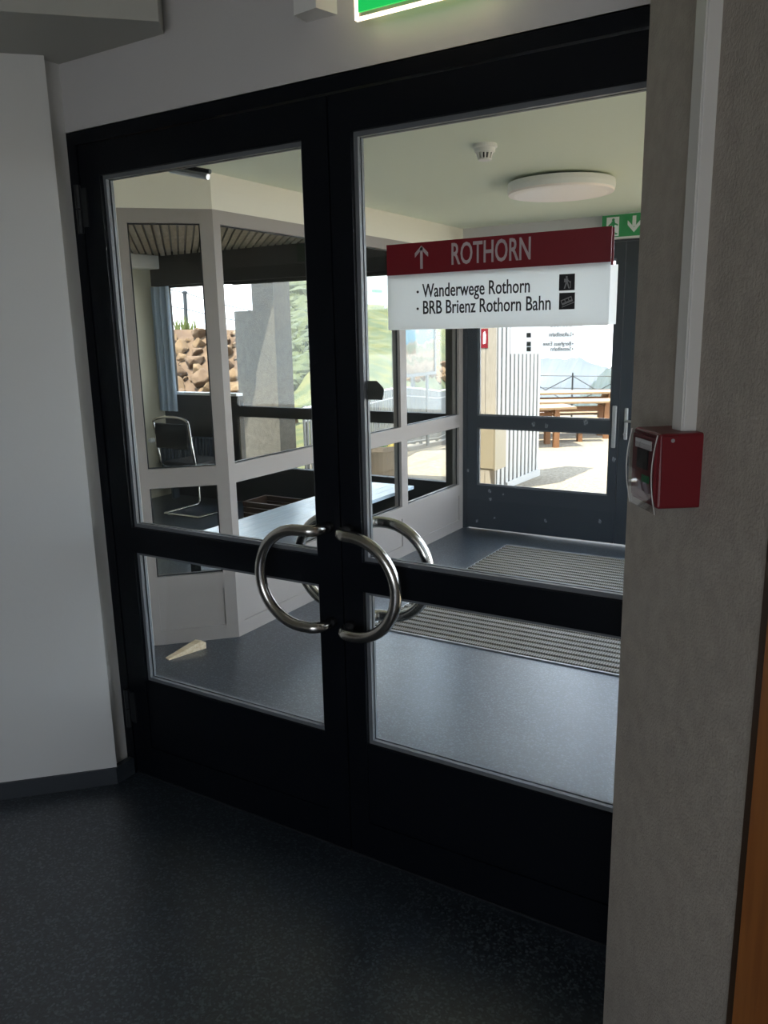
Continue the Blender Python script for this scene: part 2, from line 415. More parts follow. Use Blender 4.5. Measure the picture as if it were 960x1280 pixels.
fl = MB().prism([(-2.24, 0.03), (-2.24, -0.05), (-4.8, -2.6), (-4.8, -5.0), (1.75, -5.0), (1.75, -2.6), (-0.2, 0.03)], -0.1, 0.0).build('floor', 'floor')
struct(fl, 'dark speckled vinyl floor in front of the black doors', 'floor')
fv = MB().prism([(-3.9, 0.03), (XR + .1, 0.03), (XR + .1, YF + .02), (-6.2, YF + .02), (-6.2, 0.35), (-3.9, 0.35)], -0.1, 0.0).build('floor_vestibule', 'floor')
struct(fv, 'grey-blue speckled vinyl floor of the glazed vestibule', 'floor')
cf = MB().prism([(-2.3, 0.0), (-4.9, -2.6), (-4.9, -5.1), (1.85, -5.1), (1.85, -2.6), (0.3, 0.0)], CEIL_F, CEIL_F + .06).build('ceiling', 'soffit')
struct(cf, 'plain painted ceiling over the dim room before the doors', 'ceiling')
cv = MB().prism([(-3.85, 0.06), (XR + .08, 0.06), (XR + .08, YF + .06), (XL - .06, YF + .06), (XL - .06, YC + .03), (-3.85, 0.2)], CEIL_V, CEIL_V + .05).build('ceiling_vestibule', 'green_ceiling')
struct(cv, 'pale green painted vestibule ceiling with round lamp and detector', 'ceiling')

# left wall at 45 degrees with its short return to the door frame
wl = MB().prism([(-2.21, -0.077), (-2.243, -0.055), (-2.243, 0.0), (-2.243, 0.09), (-2.5, 0.09), (-2.9, -0.45), (-4.92, -2.47), (-4.78, -2.61), (-2.22, -0.088)][::-1], 0, CEIL_F).build('wall_left', 'wall_white')
struct(wl, 'plain white wall angled beside the hinge of the black door', 'wall')
bl = MB().prism([(-2.205, -0.085), (-2.205, -0.003), (-2.23, -0.003), (-2.23, -0.07), (-4.80, -2.60), (-4.77, -2.63)], 0, 0.062)
bl = bl.build('baseboard_left', 'baseboard'); struct(bl, 'slate grey baseboard along the angled white wall', 'baseboard')
# soffit box
so = MB().prism([(-2.26, 0.0), (-3.0, -0.6), (-4.8, -2.5), (-4.2, -2.52), (-1.735, -0.072), (-1.79, 0.0)], 2.399, CEIL_F).build('trim_soffit', 'soffit')
struct(so, 'boxed-in soffit dropped below the ceiling above the angled white wall', 'soffit')
# wall above the doors
wd = MB().box(-4.0, 0.2, 0.0, 0.09, 2.20, CEIL_F).build('wall_front', 'wall_grey'); struct(wd, 'grey painted wall above the black double doors', 'wall')
wv = MB().box(-3.9, -2.243, 0.03, 0.09, 0.0, 2.2).build('wall_vestibule_front', 'wall_white'); struct(wv, 'white vestibule wall beside the hinged black leaf', 'wall')
wv2 = MB().box(-0.24, 0.2, 0.0, 0.09, 0.0, 2.2).build('wall_front_end', 'wall_grey'); struct(wv2, 'strip of grey wall hidden behind the plaster pier', 'wall')

# right plaster wall (runs obliquely past the camera)
nr = 40
pts = [(E3.x, E3.y)] + [(Wend.x, Wend.y)] + [(Wend.x + .6, Wend.y + .3), (0.6, 0.0), (-0.18, 0.0)]
wr = MB().prism(pts, 0, CEIL_F).build('wall_right', 'roughcast'); struct(wr, 'rough grey-brown plaster wall carrying the red alarm box', 'wall')
# rest of the near room
wb = thing('wall_back', (-1.5, -5.0, 0), 'plain back wall with a wide window opening added for daylight', 'wall', kind='structure')
BWX0, BWX1, BWZ0, BWZ1 = -0.4, 1.65, 0.7, 2.3  # unseen window opening, added and sized to light the near room
box('masonry', 'wall_white', -4.9, BWX0, -5.1, -5.0, 0, CEIL_F, wb); box('masonry', 'wall_white', BWX1, 1.9, -5.1, -5.0, 0, CEIL_F, wb)
box('masonry', 'wall_white', BWX0, BWX1, -5.1, -5.0, 0, BWZ0, wb); box('masonry', 'wall_white', BWX0, BWX1, -5.1, -5.0, BWZ1, CEIL_F, wb)
portal('added_window_back_offscreen', ((BWX0 + BWX1) / 2, -5.05, (BWZ0 + BWZ1) / 2), (0, 1, 0), BWX1 - BWX0, BWZ1 - BWZ0)
w2 = box('wall_left_back', 'wall_white', -4.95, -4.8, -5.1, -2.55, 0, CEIL_F); struct(w2, 'plain white side wall behind the viewer', 'wall')
w3 = box('wall_right_back', 'wall_white', 1.7, 1.85, -5.1, Wend.y + .1, 0, CEIL_F); struct(w3, 'plain side wall behind the plaster wall', 'wall')

# wooden door casing on the plaster wall
wc = on_plane(938, 985, WN, E3); s0 = (wc - E3).dot(WD)
mw = Matrix.Identity(4)
for i in range(3): mw[i][0], mw[i][1], mw[i][2], mw[i][3] = (-WD)[i], WN[i], (0, 0, 1)[i], E3[i]
# local x = distance from the wall's corner towards the camera, y = out of the wall
tr = thing('trim_casing', tuple(E3 - WD * (-s0)), 'brown and orange wooden door casing on the plaster wall', 'door casing', kind='structure')
MB().box(-s0, -s0 + .025, -.01, .006, 0, 1.365, mw).build('casing_edge', 'wood_brown', tr)
MB().box(-s0 + .025, -s0 + .12, -.01, .012, 0, 1.365, mw).build('casing_board', 'wood_orange', tr)

# ------------------------------------------------------------------ near black double door
fr = thing('trim_door_frame', (-1.25, 0.04, 0), 'black painted steel frame round the double doors', 'door frame', kind='structure')
box('jamb', 'black', -2.243, -2.203, 0.0, 0.09, 0, 2.203, fr); box('jamb', 'black', -0.30, -0.26, 0.0, 0.09, 0, 2.203, fr)
box('head', 'black', -2.203, -0.30, 0.0, 0.09, 2.163, 2.203, fr)
box('threshold', 'dark_metal', -2.203, -0.30, 0.005, 0.08, 0.0, 0.006, fr)

def leaf(name, x0, x1, gx0, gx1, label, hinge_x, hside, attach, ring_c, ring_dir):
    d = thing(name, ((x0 + x1) / 2, 0.03, 0), label, 'door', kind='structure')
    Y0, Y1 = 0.004, 0.050
    box('stile', 'black', x0, gx0, Y0, Y1, 0.010, 2.158, d); box('stile', 'black', gx1, x1, Y0, Y1, 0.010, 2.158, d)
    box('top_rail', 'black', gx0, gx1, Y0, Y1, 2.066, 2.158, d)
    box('middle_rail', 'black', gx0, gx1, Y0, Y1, 0.858, 0.945, d)
    box('bottom_panel', 'black', gx0, gx1, Y0 + .004, Y1, 0.010, 0.383, d)
    box('kick_plate', 'black', gx0 + .0, gx1 - .0, Y0 - .002, Y0 + .004, 0.012, 0.125, d)
    for z0, z1 in ((0.383, 0.858), (0.945, 2.066)):
        p = box('pane', 'glass', gx0, gx1, 0.030, 0.036, z0, z1, d)
        b = MB(); w = 0.012
        for (a0, a1, c0, c1) in ((gx0, gx0 + w, z0, z1), (gx1 - w, gx1, z0, z1), (gx0 + w, gx1 - w, z0, z0 + w), (gx0 + w, gx1 - w, z1 - w, z1)):
            b.box(a0, a1, 0.018, 0.030, c0, c1)
        b.build('glazing_bead', 'bead', p)
        b = MB()
        for (a0, a1, c0, c1) in ((gx0, gx0 + w, z0, z1), (gx1 - w, gx1, z0, z1), (gx0 + w, gx1 - w, z0, z0 + w), (gx0 + w, gx1 - w, z1 - w, z1)):
            b.box(a0, a1, 0.036, 0.046, c0, c1)
        b.build('glazing_bead', 'bead', p)
    for (z0, z1) in ((1.90, 2.045), (0.19, 0.335)):
        h = MB().tube([(hinge_x, -0.006, z0), (hinge_x, -0.006, (z0 + z1) / 2 - .002)], 0.010, 10)
        h.tube([(hinge_x, -0.006, (z0 + z1) / 2 + .002), (hinge_x, -0.006, z1)], 0.010, 10)
        h.box(hinge_x + hside * .004, hinge_x + hside * .034, -0.002, Y0 + .002, z0 + .02, z1 - .01)
        h.build('hinge', 'dark_metal', d, smooth=False)
    R = 0.143; zc = 0.893; r = 0.0165
    for sgn in (-1, 1):                                       # one ring pull on each face
        yb = Y0 if sgn < 0 else Y1; yo = yb + sgn * 0.072
        path = [(attach, yb - sgn * .004, zc + R), (attach, yb + sgn * .03, zc + R)]
        bx = attach + ring_dir * 0.04
        for k in range(1, 6):
            g = math.pi / 2 * k / 5
            path.append((attach + ring_dir * 0.04 * (1 - math.cos(g)), yb + sgn * (0.03 + 0.042 * math.sin(g)), zc + R))
        xc = ring_c
        for k in range(0, 25):
            g = math.pi / 2 - math.pi * k / 24
            path.append((xc + ring_dir * R * math.cos(g), yo, zc + R * math.sin(g)))
        for k in range(4, -1, -1):
            g = math.pi / 2 * k / 5
            path.append((attach + ring_dir * 0.04 * (1 - math.cos(g)), yb + sgn * (0.03 + 0.042 * math.sin(g)), zc - R))
        path.append((attach, yb - sgn * .004, zc - R))
        # drop duplicate neighbours
        q = [path[0]]
        for p in path[1:]:
            if (Vector(p) - Vector(q[-1])).length > 1e-4: q.append(p)
        MB().tube(q, r, 16).build('ring_handle', 'steel', d, smooth=True)
    return d
d1 = leaf('door_1', -2.200, -1.2525, -2.112, -1.335, 'black glazed door leaf hinged beside the angled white wall', -2.207, 1, -1.290, -1.350, -1)
d2 = leaf('door_2', -1.2475, -0.303, -1.182, -0.390, 'black glazed door leaf carrying the red and white direction sign', -0.295, -1, -1.222, -1.174, 1)
# meeting-strip and lock plate
box('astragal', 'black', -1.262, -1.238, 0.050, 0.056, 0.02, 2.15, d1)
# door closer on the far face of the hinged leaf
cl = MB().cbox(-2.02, -1.80, 0.050, 0.100, 2.085, 2.135, .006).build('closer', 'alu', d1)
MB().tube([(-1.94, 0.095, 2.095), (-1.90, 0.10, 2.070), (-1.757, 0.105, 2.036)], 0.009, 8).build('closer_arm', 'alu', cl)
MB().tube([(-1.92, 0.095, 2.092), (-1.90, 0.112, 2.085), (-1.757, 0.115, 2.052)], 0.007, 8).build('closer_arm', 'dark_metal', cl)

# ------------------------------------------------------------------ glazed side partition of the vestibule
def partition(obj, mtx, L, posts, m, panels=True, t0=0.0, t1=0.06, gl=0.028, top=2.165, gtop=2.10):
    # local x along, y = depth behind the visible face, z up
    for (a, b) in posts: MB().box(a, b, t0, t1, 0.0, top, mtx).build('post', m, obj)
    bays = [(posts[i][1], posts[i + 1][0]) for i in range(len(posts) - 1)]
    for (a, b) in bays:
        MB().box(a, b, t0, t1, gtop, top, mtx).build('top_rail', m, obj)
        MB().box(a, b, t0, t1, 0.832, 0.930, mtx).build('middle_rail', m, obj)
        MB().box(a, b, t0, t1, 0.280, 0.366, mtx).build('lower_rail', m, obj)
        MB().box(a, b, t0, t1, 0.0, 0.078, mtx).build('bottom_rail', m, obj)
        MB().box(a, b, t0 + .007, t1 - .005, 0.078, 0.280, mtx).build('panel', m, obj)
        for z0, z1 in ((0.366, 0.832), (0.930, gtop)):
            p = MB().box(a, b, gl, gl + .006, z0, z1, mtx).build('pane', 'glass', obj)
            bd = MB(); w = .006
            for (c0, c1, e0, e1) in ((a, a + w, z0, z1), (b - w, b, z0, z1), (a + w, b - w, z0, z0 + w), (a + w, b - w, z1 - w, z1)):
                bd.box(c0, c1, gl - .008, gl, e0, e1, mtx)
            bd.build('gasket', 'dark_metal', p)
w1 = thing('window_1', (-2.94, 1.08, 0), 'narrow angled taupe glazed panel at the corner of the vestibule', 'window', kind='structure')
s2 = math.sqrt(.5)
L1 = 0.438
m1 = wall_mtx((XL - L1 * s2, YC - L1 * s2), (s2, s2)); partition(w1, m1, L1, [(0, 0.042), (L1 - 0.062, L1)], 'taupe')
w2_ = thing('window_2', (XL, 2.6, 0), 'long taupe glazed partition between the vestibule and side room', 'window', kind='structure')
m2 = wall_mtx((XL, YC), (0, 1)); LL = YF - YC
partition(w2_, m2, LL, [(0, 0.050), (2.08 - YC, 2.165 - YC), (3.0 - YC, 3.085 - YC), (3.92 - YC, LL)], 'taupe')
bm1 = MB().prism([(XL, YC), (XL, YF), (XL - .1, YF), (XL - .1, YC + .04), (XL - L1 * s2 - .07, YC - L1 * s2 + .07), (XL - L1 * s2, YC - L1 * s2)], 2.165, CEIL_V).build('trim_beam', 'cream')
struct(bm1, 'cream painted beam above the taupe glazed partition', 'beam')
# white pier between the angled panel and the door wall
pA = Vector((XL - L1 * s2, YC - L1 * s2))
pr_ = MB().prism([(pA.x, pA.y), (pA.x - .08, pA.y + .08), (-3.85, .45), (-3.85, .09), (-3.6, .09), (-3.55, .36)], 0, CEIL_V).build('wall_vestibule_pier', 'wall_white')
struct(pr_, 'narrow white pier beside the angled taupe panel', 'wall')
# unseen side of the vestibule: glazing added here to let daylight in
w6 = thing('added_window_3', (XR, 2.6, 0), 'unseen taupe glazed partition added on the terrace side to admit daylight', 'window', kind='structure')
m6 = Matrix.Identity(4)
for i in range(3): m6[i][0], m6[i][1], m6[i][2], m6[i][3] = (0, -1, 0)[i], (1, 0, 0)[i], (0, 0, 1)[i], (XR, YF, 0)[i]
partition(w6, m6, 3.9, [(0, .06), (.95, 1.03), (1.9, 1.98), (2.85, 2.93), (3.83, 3.89)], 'taupe')
bm2 = box('trim_beam_added_glazing', 'cream', XR, XR + .1, .09, YF, 2.165, CEIL_V); struct(bm2, 'cream beam over the added terrace-side glazing', 'beam')

# ------------------------------------------------------------------ far facade: double door and side-room glazing
FY0, FY1 = YF, YF + .06
def fbox(name, x0, x1, z0, z1, parent, m='anthracite', y0=FY0, y1=FY1): return MB().box(x0, x1, y0, y1, z0, z1).build(name, m, parent)
def far_leaf(name, x0, x1, gx0, gx1, label):
    d = thing(name, ((x0 + x1) / 2, YF, 0), label, 'door', kind='structure')
    fbox('stile', x0, gx0, .012, 2.15, d); fbox('stile', gx1, x1, .012, 2.15, d)
    fbox('top_rail', gx0, gx1, 2.04, 2.15, d); fbox('middle_rail', gx0, gx1, .828, .921, d); fbox('bottom_panel', gx0, gx1, .012, .366, d)
    for z0, z1 in ((.366, .828), (.921, 2.04)):
        p = MB().box(gx0, gx1, FY0 + .028, FY0 + .034, z0, z1).build('pane', 'glass', d)
        b = MB(); w = .012
        for (a0, a1, c0, c1) in ((gx0, gx0 + w, z0, z1), (gx1 - w, gx1, z0, z1), (gx0 + w, gx1 - w, z0, z0 + w), (gx0 + w, gx1 - w, z1 - w, z1)):
            b.box(a0, a1, FY0 + .016, FY0 + .028, c0, c1)
        b.build('glazing_bead', 'bead', p)
    return d
d3 = far_leaf('door_3', -2.742, -1.548, -2.655, -1.607, 'anthracite far door leaf with translucent sign, opening on the gravel terrace')
d4 = far_leaf('door_4', -1.544, -0.36, -1.443, -0.44, 'anthracite far door leaf with lever handle, mostly behind the plaster wall')
ff = thing('trim_far_frame', (-1.55, YF, 0), 'anthracite frame round the far double doors', 'door frame', kind='structure')
fbox('jamb', XL, -2.745, 0, 2.17, ff); fbox('jamb', -.357, XR, 0, 2.17, ff); fbox('head', -2.745, -.357, 2.152, 2.175, ff)
# handle plates and lever
pl = MB().cbox(-1.594, -1.562, YF - .008, YF, .724, 1.03, .006).build('handle_plate', 'alu', d3)
MB().cbox(-1.506, -1.480, YF - .008, YF, .787, 1.015, .006).build('handle_plate', 'alu', d4)
MB().tube([(-1.493, YF, .925), (-1.493, YF - .05, .925), (-1.36, YF - .05, .925)], .009, 10).build('lever_handle', 'alu', d4, smooth=True)
MB().lathe([(.012, 0), (.012, .012)], 12, basis((-1.493, YF - .018, .83), (1, 0, 0), (0, 0, 1))).build('lock_cylinder', 'alu', d4)
# dried splash marks on the door paint
for (px, py, rr) in ((667, 530, .028), (683, 532, .024), (732, 528, .030), (767, 574, .024), (585, 588, .018), (612, 614, .020), (613, 624, .018), (629, 618, .012), (596, 651, .020), (618, 647, .014), (682, 651, .020), (750, 652, .024)):
    p = at_y(px, py, YF); d = d3
    b = MB(); R_ = random.Random(px); pr0 = []
    for k in range(12):
        g = 2 * math.pi * k / 12; q = rr * R_.uniform(.45, .95); pr0.append((q * math.cos(g) * .8, q * math.sin(g)))
    inner = [(a * .22 + rr * .1, c * .22) for a, c in pr0]
    mtx = basis((p.x, YF + .0006, p.z), (1, 0, 0), (0, 0, 1))
    n = 12
    vs = [(a, c, 0) for a, c in pr0] + [(a, c, 0) for a, c in inner] + [(a, c, .0022) for a, c in pr0] + [(a, c, .0022) for a, c in inner]
    fs = []
    for k in range(n):
        k2 = (k + 1) % n
        fs += [(k, k2, n + k2, n + k), (2 * n + k, 2 * n + k2, 3 * n + k2, 3 * n + k), (k, k2, 2 * n + k2, 2 * n + k), (n + k, n + k2, 3 * n + k2, 3 * n + k)]
    b.add(vs, fs, mtx).build('splash_mark', 'spot', d)
wf = MB().box(-6.3, XR + .1, YF, YF + .1, 2.175, 2.8).build('wall_far', 'wall_grey'); struct(wf, 'grey wall band above the far doors', 'wall')

w4 = thing('window_4', (-4.0, YF, 0), 'dark framed side-room glazing looking onto the fence and hillside', 'window', kind='structure')
fbox('post', -2.935, -2.785, 0, 2.175, w4, 'umber'); fbox('post', -5.18, -5.115, 0, 1.02, w4, 'dark_wall'); fbox('post', -4.03, -3.97, 0, 2.175, w4, 'dark_wall')
for a, b in ((-5.115, -4.03), (-3.97, -2.935)):
    fbox('middle_rail', a, b, .828, .925, w4, 'dark_wall'); fbox('bottom_panel', a, b, 0, .366, w4, 'dark_wall'); fbox('top_panel', a, b, 2.03, 2.175, w4, 'dark_wall')
    for z0, z1 in ((.366, .828), (.925, 2.03)): MB().box(a, b, FY0 + .028, FY0 + .034, z0, z1).build('pane', 'glass', w4)
w5 = thing('window_5', (-5.55, YF, 0), 'side-room window looking onto the rock pile, above the radiator', 'window', kind='structure')
fbox('apron', -6.1, -5.18, 0, 1.02, w5, 'dark_wall'); fbox('top_panel', -6.1, -5.115, 2.04, 2.175, w5, 'dark_wall')
fbox('sill', -5.98, -5.115, 1.02, 1.045, w5, 'white_plastic', FY0 - .03, FY1); fbox('side_frame', -6.1, -5.95, 1.02, 2.04, w5, 'dark_wall')
MB().box(-5.95, -5.115, FY0 + .028, FY0 + .034, 1.045, 2.04).build('pane', 'glass', w5)
lint = MB().box(-6.1, XL - .1, YF - .05, YF, 2.06, CEIL_V + .03).build('trim_lintel', 'dark_wall'); struct(lint, 'dark lintel band above the side-room windows', 'lintel')
ws = box('wall_side', 'beige_wall', -6.25, -6.1, .35, YF + .1, 0, 2.8); struct(ws, 'beige wall at the end of the side room', 'wall')
ws2 = box('wall_side_near', 'wall_white', -6.25, -3.8, .25, .4, 0, 2.8); struct(ws2, 'white near wall of the side room', 'wall')
duct = MB().cbox(-6.1, -5.93, .4, 3.9, 2.21, 2.33, .006).build('trim_duct', 'wall_white'); struct(duct, 'white boxed duct high on the beige side-room wall', 'duct')
# slatted ceiling of the side room, running at 45 degrees
cs = thing('ceiling_side_room', (-4.4, 2.2, CEIL_V), 'brown slatted timber ceiling of the side room', 'ceiling', kind='structure')
MB().box(-6.1, XL - .1, .4, YF, CEIL_V + .03, CEIL_V + .06).build('backing', 'letter_black', cs)
sl_me = MB().box(0, 1, -.021, .021, -.0, .022).mesh('slat'); sl_me.materials.append(MT['slat_wood'])
xa, xb, ya, yb_ = -6.09, XL - .1, .42, YF - .05
c = -3.95
while c < .9:
    # line x + y = c*sqrt2 ; clip to the room
    k = c * math.sqrt(2); xs = sorted([max(xa, k - yb_), min(xb, k - ya)])
    x0, x1 = max(xa, k - yb_), min(xb, k - ya)
    # cut off by the angled panel: y - x <= (YC-XL) near it
    lim = (k - (YC - XL) - .15) / 2
    if x1 > lim and (k - lim) < YC: x1 = min(x1, lim)
    if x1 - x0 > .05:
        o = bpy.data.objects.new('slat', sl_me); COL.objects.link(o); o.parent = cs
        o.location = Vector((x1, k - x1, CEIL_V)) - OFFS[cs.name]; o.rotation_euler = (0, 0, math.radians(135)); o.scale = ((x1 - x0) * math.sqrt(2), 1, 1)
    c += .058
rf = MB().prism([(-6.9, 0), (XR + .25, 0), (XR + .25, YF + .95), (-4.3, YF + .95), (-4.7, YF + .1), (-6.9, YF + .1)], 2.80, 2.98).build('roof_slab', 'roof'); struct(rf, 'flat concrete roof slab overhanging the entrance', 'roof')
rf2 = MB().box(-5.2, 2.1, -5.3, 0.0, 2.81, 2.98).build('roof_slab_near', 'roof'); struct(rf2, 'flat concrete roof slab over the dim room', 'roof')

portal('added_window_terrace_offscreen', (XR + .09, 2.1, 1.2), (-1, 0, 0), 3.8, 1.9)  # sits at the glazing added on the unseen terrace side

# ================================================================== NEAR THINGS
# direction sign on the glass
SY = 0.028
def sp_(px, py, y=SY): return at_y(px, py, y)
tl, tr_, br, bl_ = sp_(482, 308), sp_(764, 281), sp_(762, 405), sp_(487, 414)
x0s, x1s = (tl.x + bl_.x) / 2, (tr_.x + br.x) / 2
zt, zb = (tl.z + tr_.z) / 2, (br.z + bl_.z) / 2
zh = (sp_(484, 344).z + sp_(765, 328).z) / 2
sg = thing('direction_sign', ((x0s + x1s) / 2, SY, zb), 'red and white ROTHORN direction sign stuck on the black door glass', 'sign')
MB().add([(x0s, SY, zb), (x1s, SY, zb), (x1s, SY, zh), (x0s, SY, zh)], [(0, 1, 2, 3)]).build('plate', 'sheet', sg)
box('header', 'red_sign', x0s, x1s, SY - .0015, SY + .003, zh, zt, sg)
def fitted(name, body, m, parent, pxl, pxr, pyb, pyt, y, depth=.0012, bold=0.0):
    # pyb / pyt: baseline and cap-top pixel rows at the left end
    a, b = at_y(pxl, pyb, y), at_y(pxr, pyb, y); t = at_y(pxl, pyt, y)
    return text(name, body, m, parent, basis((a.x, y, a.z), (1, 0, 0), (0, 0, 1)), b.x - a.x, t.z - a.z, depth, bold)
fitted('lettering', 'ROTHORN', 'letter_grey', sg, 564.5, 663, 330.5, 304, SY - .002, bold=.012)
fitted('lettering', 'Wanderwege Rothorn', 'letter_black', sg, 528, 662, 371.5, 355, SY - .0015, bold=.008)
fitted('lettering', 'BRB Brienz Rothorn Bahn', 'letter_black', sg, 529, 688, 392.5, 376, SY - .0015, bold=.008)
for (px, py) in ((522.5, 365), (522.5, 386)):
    p = sp_(px, py); MB().lathe([(.0032, 0), (.0032, .0012)], 12, basis((p.x, SY - .001, p.z), (1, 0, 0), (0, 0, 1))).build('bullet', 'letter_black', sg)
a0, a1 = sp_(527.5, 336), sp_(527.5, 307); ax = a0.x; az0, az1 = a0.z, a1.z; hw = .0185
ar = MB()
ar.box(ax - .0035, ax + .0035, SY - .0028, SY - .001, az0, az1 - .004)
for sgn in (-1, 1):
    ar.prism([(0, 0), (sgn * hw, -hw * .95), (sgn * hw, -hw * .95 - .010), (0, -.010)], 0, .0018, basis((ax, SY - .001, az1), (1, 0, 0), (0, 0, 1)))
ar.build('arrow', 'letter_grey', sg)
def picto(pxa, pya, pxb, pyb):
    a, b = sp_(pxa, pyb), sp_(pxb, pya); return a.x, b.x, a.z, b.z
q = picto(699, 342, 719, 363.5); bo = box('pictogram_tile', 'letter_black', q[0], q[1], SY - .0022, SY - .001, q[2], q[3], sg)
cx, cz, s_ = (q[0] + q[1]) / 2, q[2] + .004, (q[3] - q[2] - .008)
hk = MB(); mt = basis((cx, SY - .0022, cz), (1, 0, 0), (0, 0, 1))
def poly(b, pts, mt, s_, d=.0008): b.prism([(u * s_, v * s_) for u, v in pts], 0, d, mt)
hk.lathe([(s_ * .085, 0), (s_ * .085, .0008)], 10, basis((cx - s_ * .02, SY - .0022, cz + s_ * .9), (1, 0, 0), (0, 0, 1)))
poly(hk, [(-.1, .45), (.1, .45), (.1, .8), (-.1, .8)], mt, s_); poly(hk, [(-.1, .45), (-.24, 0), (-.14, 0), (.02, .42)], mt, s_)
poly(hk, [(.0, .45), (.16, 0), (.26, 0), (.1, .45)], mt, s_); poly(hk, [(.1, .7), (.3, .5), (.3, .42), (.1, .58)], mt, s_)
poly(hk, [(-.22, .5), (-.1, .5), (-.1, .78), (-.22, .78)], mt, s_); poly(hk, [(.3, .02), (.34, .02), (.34, .6), (.3, .6)], mt, s_)
hk.build('hiker', 'picto_grey', bo)
q = picto(699, 365.5, 719, 387); bo = box('pictogram_tile', 'letter_black', q[0], q[1], SY - .0022, SY - .001, q[2], q[3], sg)
cx, cz, s_ = (q[0] + q[1]) / 2, (q[2] + q[3]) / 2, (q[3] - q[2])
tn = MB(); mt = basis((cx, SY - .0022, cz), (math.cos(.35), 0, math.sin(.35)), (0, 0, 1))
poly(tn, [(-.36, -.14), (.36, -.14), (.36, -.02), (-.36, -.02)], mt, s_); poly(tn, [(-.36, .12), (.36, .12), (.36, .18), (-.36, .18)], mt, s_)
for u in (-.36, -.12, .12, .32): poly(tn, [(u, -.02), (u + .04, -.02), (u + .04, .12), (u, .12)], mt, s_)
poly(tn, [(-.42, -.26), (.42, -.26), (.42, -.21), (-.42, -.21)], mt, s_)
tn.build('rack_railway_car', 'picto_grey', bo)
# backing sheet on the far side of the glass
bs = thing('backing_sheet', ((x0s + x1s) / 2, .037, zb), 'white backing sheet stuck behind the direction sign on the glass', 'sign')
MB().add([(x0s + .004, .0368, zb + .002), (x1s + .014, .0368, zb + .002), (x1s + .014, .0368, zh - .006), (x0s + .004, .0368, zh - .006)], [(0, 1, 2, 3)]).build('sheet', 'film', bs)
box('header_strip', 'red_sign', x0s + .004, x1s + .003, .0365, .0385, zh - .006, zt - .002, bs)
# pull sticker seen from behind
st = thing('pull_sticker', tuple(at_y(462, 488, .038)), 'dark grey arrow-ended sticker on the edge of the signed door glass', 'sticker')
pa, pb, pc, pd = at_y(445.5, 499, .037), at_y(480, 488, .037), at_y(471, 476, .037), at_y(478, 498, .037)
x0 = -1.178; ztop = at_y(460, 476, .037).z; zbot = pa.z
MB().prism([(x0, zbot), (pd.x, zbot), (pb.x, pb.z), (pb.x - .003, pb.z + .008), (pc.x, ztop), (x0, ztop)], 0, .0015, Matrix(((1, 0, 0, 0), (0, 0, 1, .0365), (0, 1, 0, 0), (0, 0, 0, 1)))).build('plate', 'sticker', st)
text('lettering', 'Ziehen', 'sticker_dark', st, basis((pb.x - .008,   .0362, zbot + .012), (-1, 0, 0), (0, 0, 1)), .05, .02, .0012)

# lit exit sign over the doors
xs = thing('exit_sign', (-.95, -.05, 2.284), 'green lit exit sign with glowing edges above the black doors', 'exit sign')
xa_, xb_ = -1.118, -.758; yz = -.06
box('plate', 'exit_green', xa_ + .010, xb_ - .010, yz - .002, yz + .002, 2.299, 2.474, xs)
box('acrylic', 'cover', xa_ + .004, xb_ - .004, yz + .002, yz + .008, 2.289, 2.48, xs)
ed = MB(); ed.box(xa_, xb_, yz - .002, yz + .010, 2.284, 2.289); ed.box(xa_, xa_ + .004, yz - .002, yz + .010, 2.289, 2.48); ed.box(xb_ - .004, xb_, yz - .002, yz + .010, 2.289, 2.48)
ed.build('glowing_edge', 'exit_edge', xs)
MB().cbox(xa_ + .02, xb_ - .02, yz - .01, 0.0, 2.478, 2.53, .006).build('housing', 'white_plastic', xs)
# sign face pictograms (upper part of the sign)
ef = MB(); mt = basis((xa_ + .19, yz - .002, 2.31), (1, 0, 0), (0, 0, 1))
ef.prism([(-.02, .05), (.02, .05), (.02, .14), (-.02, .14)], 0, .001, basis((xa_ + .27, yz - .002, 2.31), (1, 0, 0), (0, 0, 1)))
ef.prism([(-.05, .07), (0, .02), (.05, .07)], 0, .001, basis((xa_ + .27, yz - .002, 2.31), (1, 0, 0), (0, 0, 1)))
ef.build('arrow', 'sign_white', xs)
# white detector box beside it
se = thing('door_sensor', (-1.255, -.03, 2.33), 'small white plastic sensor box above the meeting of the doors', 'sensor')
sb = MB()
sb.add([(-1.298, 0, 2.332), (-1.208, 0, 2.332), (-1.208, 0, 2.43), (-1.298, 0, 2.43), (-1.298, -.055, 2.332), (-1.232, -.055, 2.336), (-1.232, -.055, 2.43), (-1.298, -.055, 2.43)],
       [(0, 1, 2, 3), (4, 5, 6, 7), (0, 1, 5, 4), (1, 2, 6, 5), (2, 3, 7, 6), (3, 0, 4, 7)]).build('body', 'white_plastic', se)
box('lens_strip', 'dark_metal', -1.30, -1.285, -.057, -.05, 2.40, 2.412, se)

# red alarm box on the plaster wall
bk = on_plane(880, 541, WN, E3); bkb = on_plane(877, 639, WN, E3)
sB = -(bk - E3).dot(WD); zB1 = bk.z; zB0 = bkb.z + .003
# local x -> towards the wall's corner (away), y -> out of wall
ma = Matrix.Identity(4)
for i in range(3): ma[i][0], ma[i][1], ma[i][2], ma[i][3] = WD[i], WN[i], (0, 0, 1)[i], (E3 - WD * sB)[i]
al = thing('alarm_box', tuple((E3 - WD * sB + WN * .03) + Vector((0, 0, zB0))), 'red fire alarm call box with clear curved cover on plaster wall', 'alarm')
BW = .100; BD = .066; hB = zB1 - zB0
bx_ = MB().cbox(0, BW, -.004, BD, zB0, zB1, .004, ma).build('housing', 'red_plastic', al)
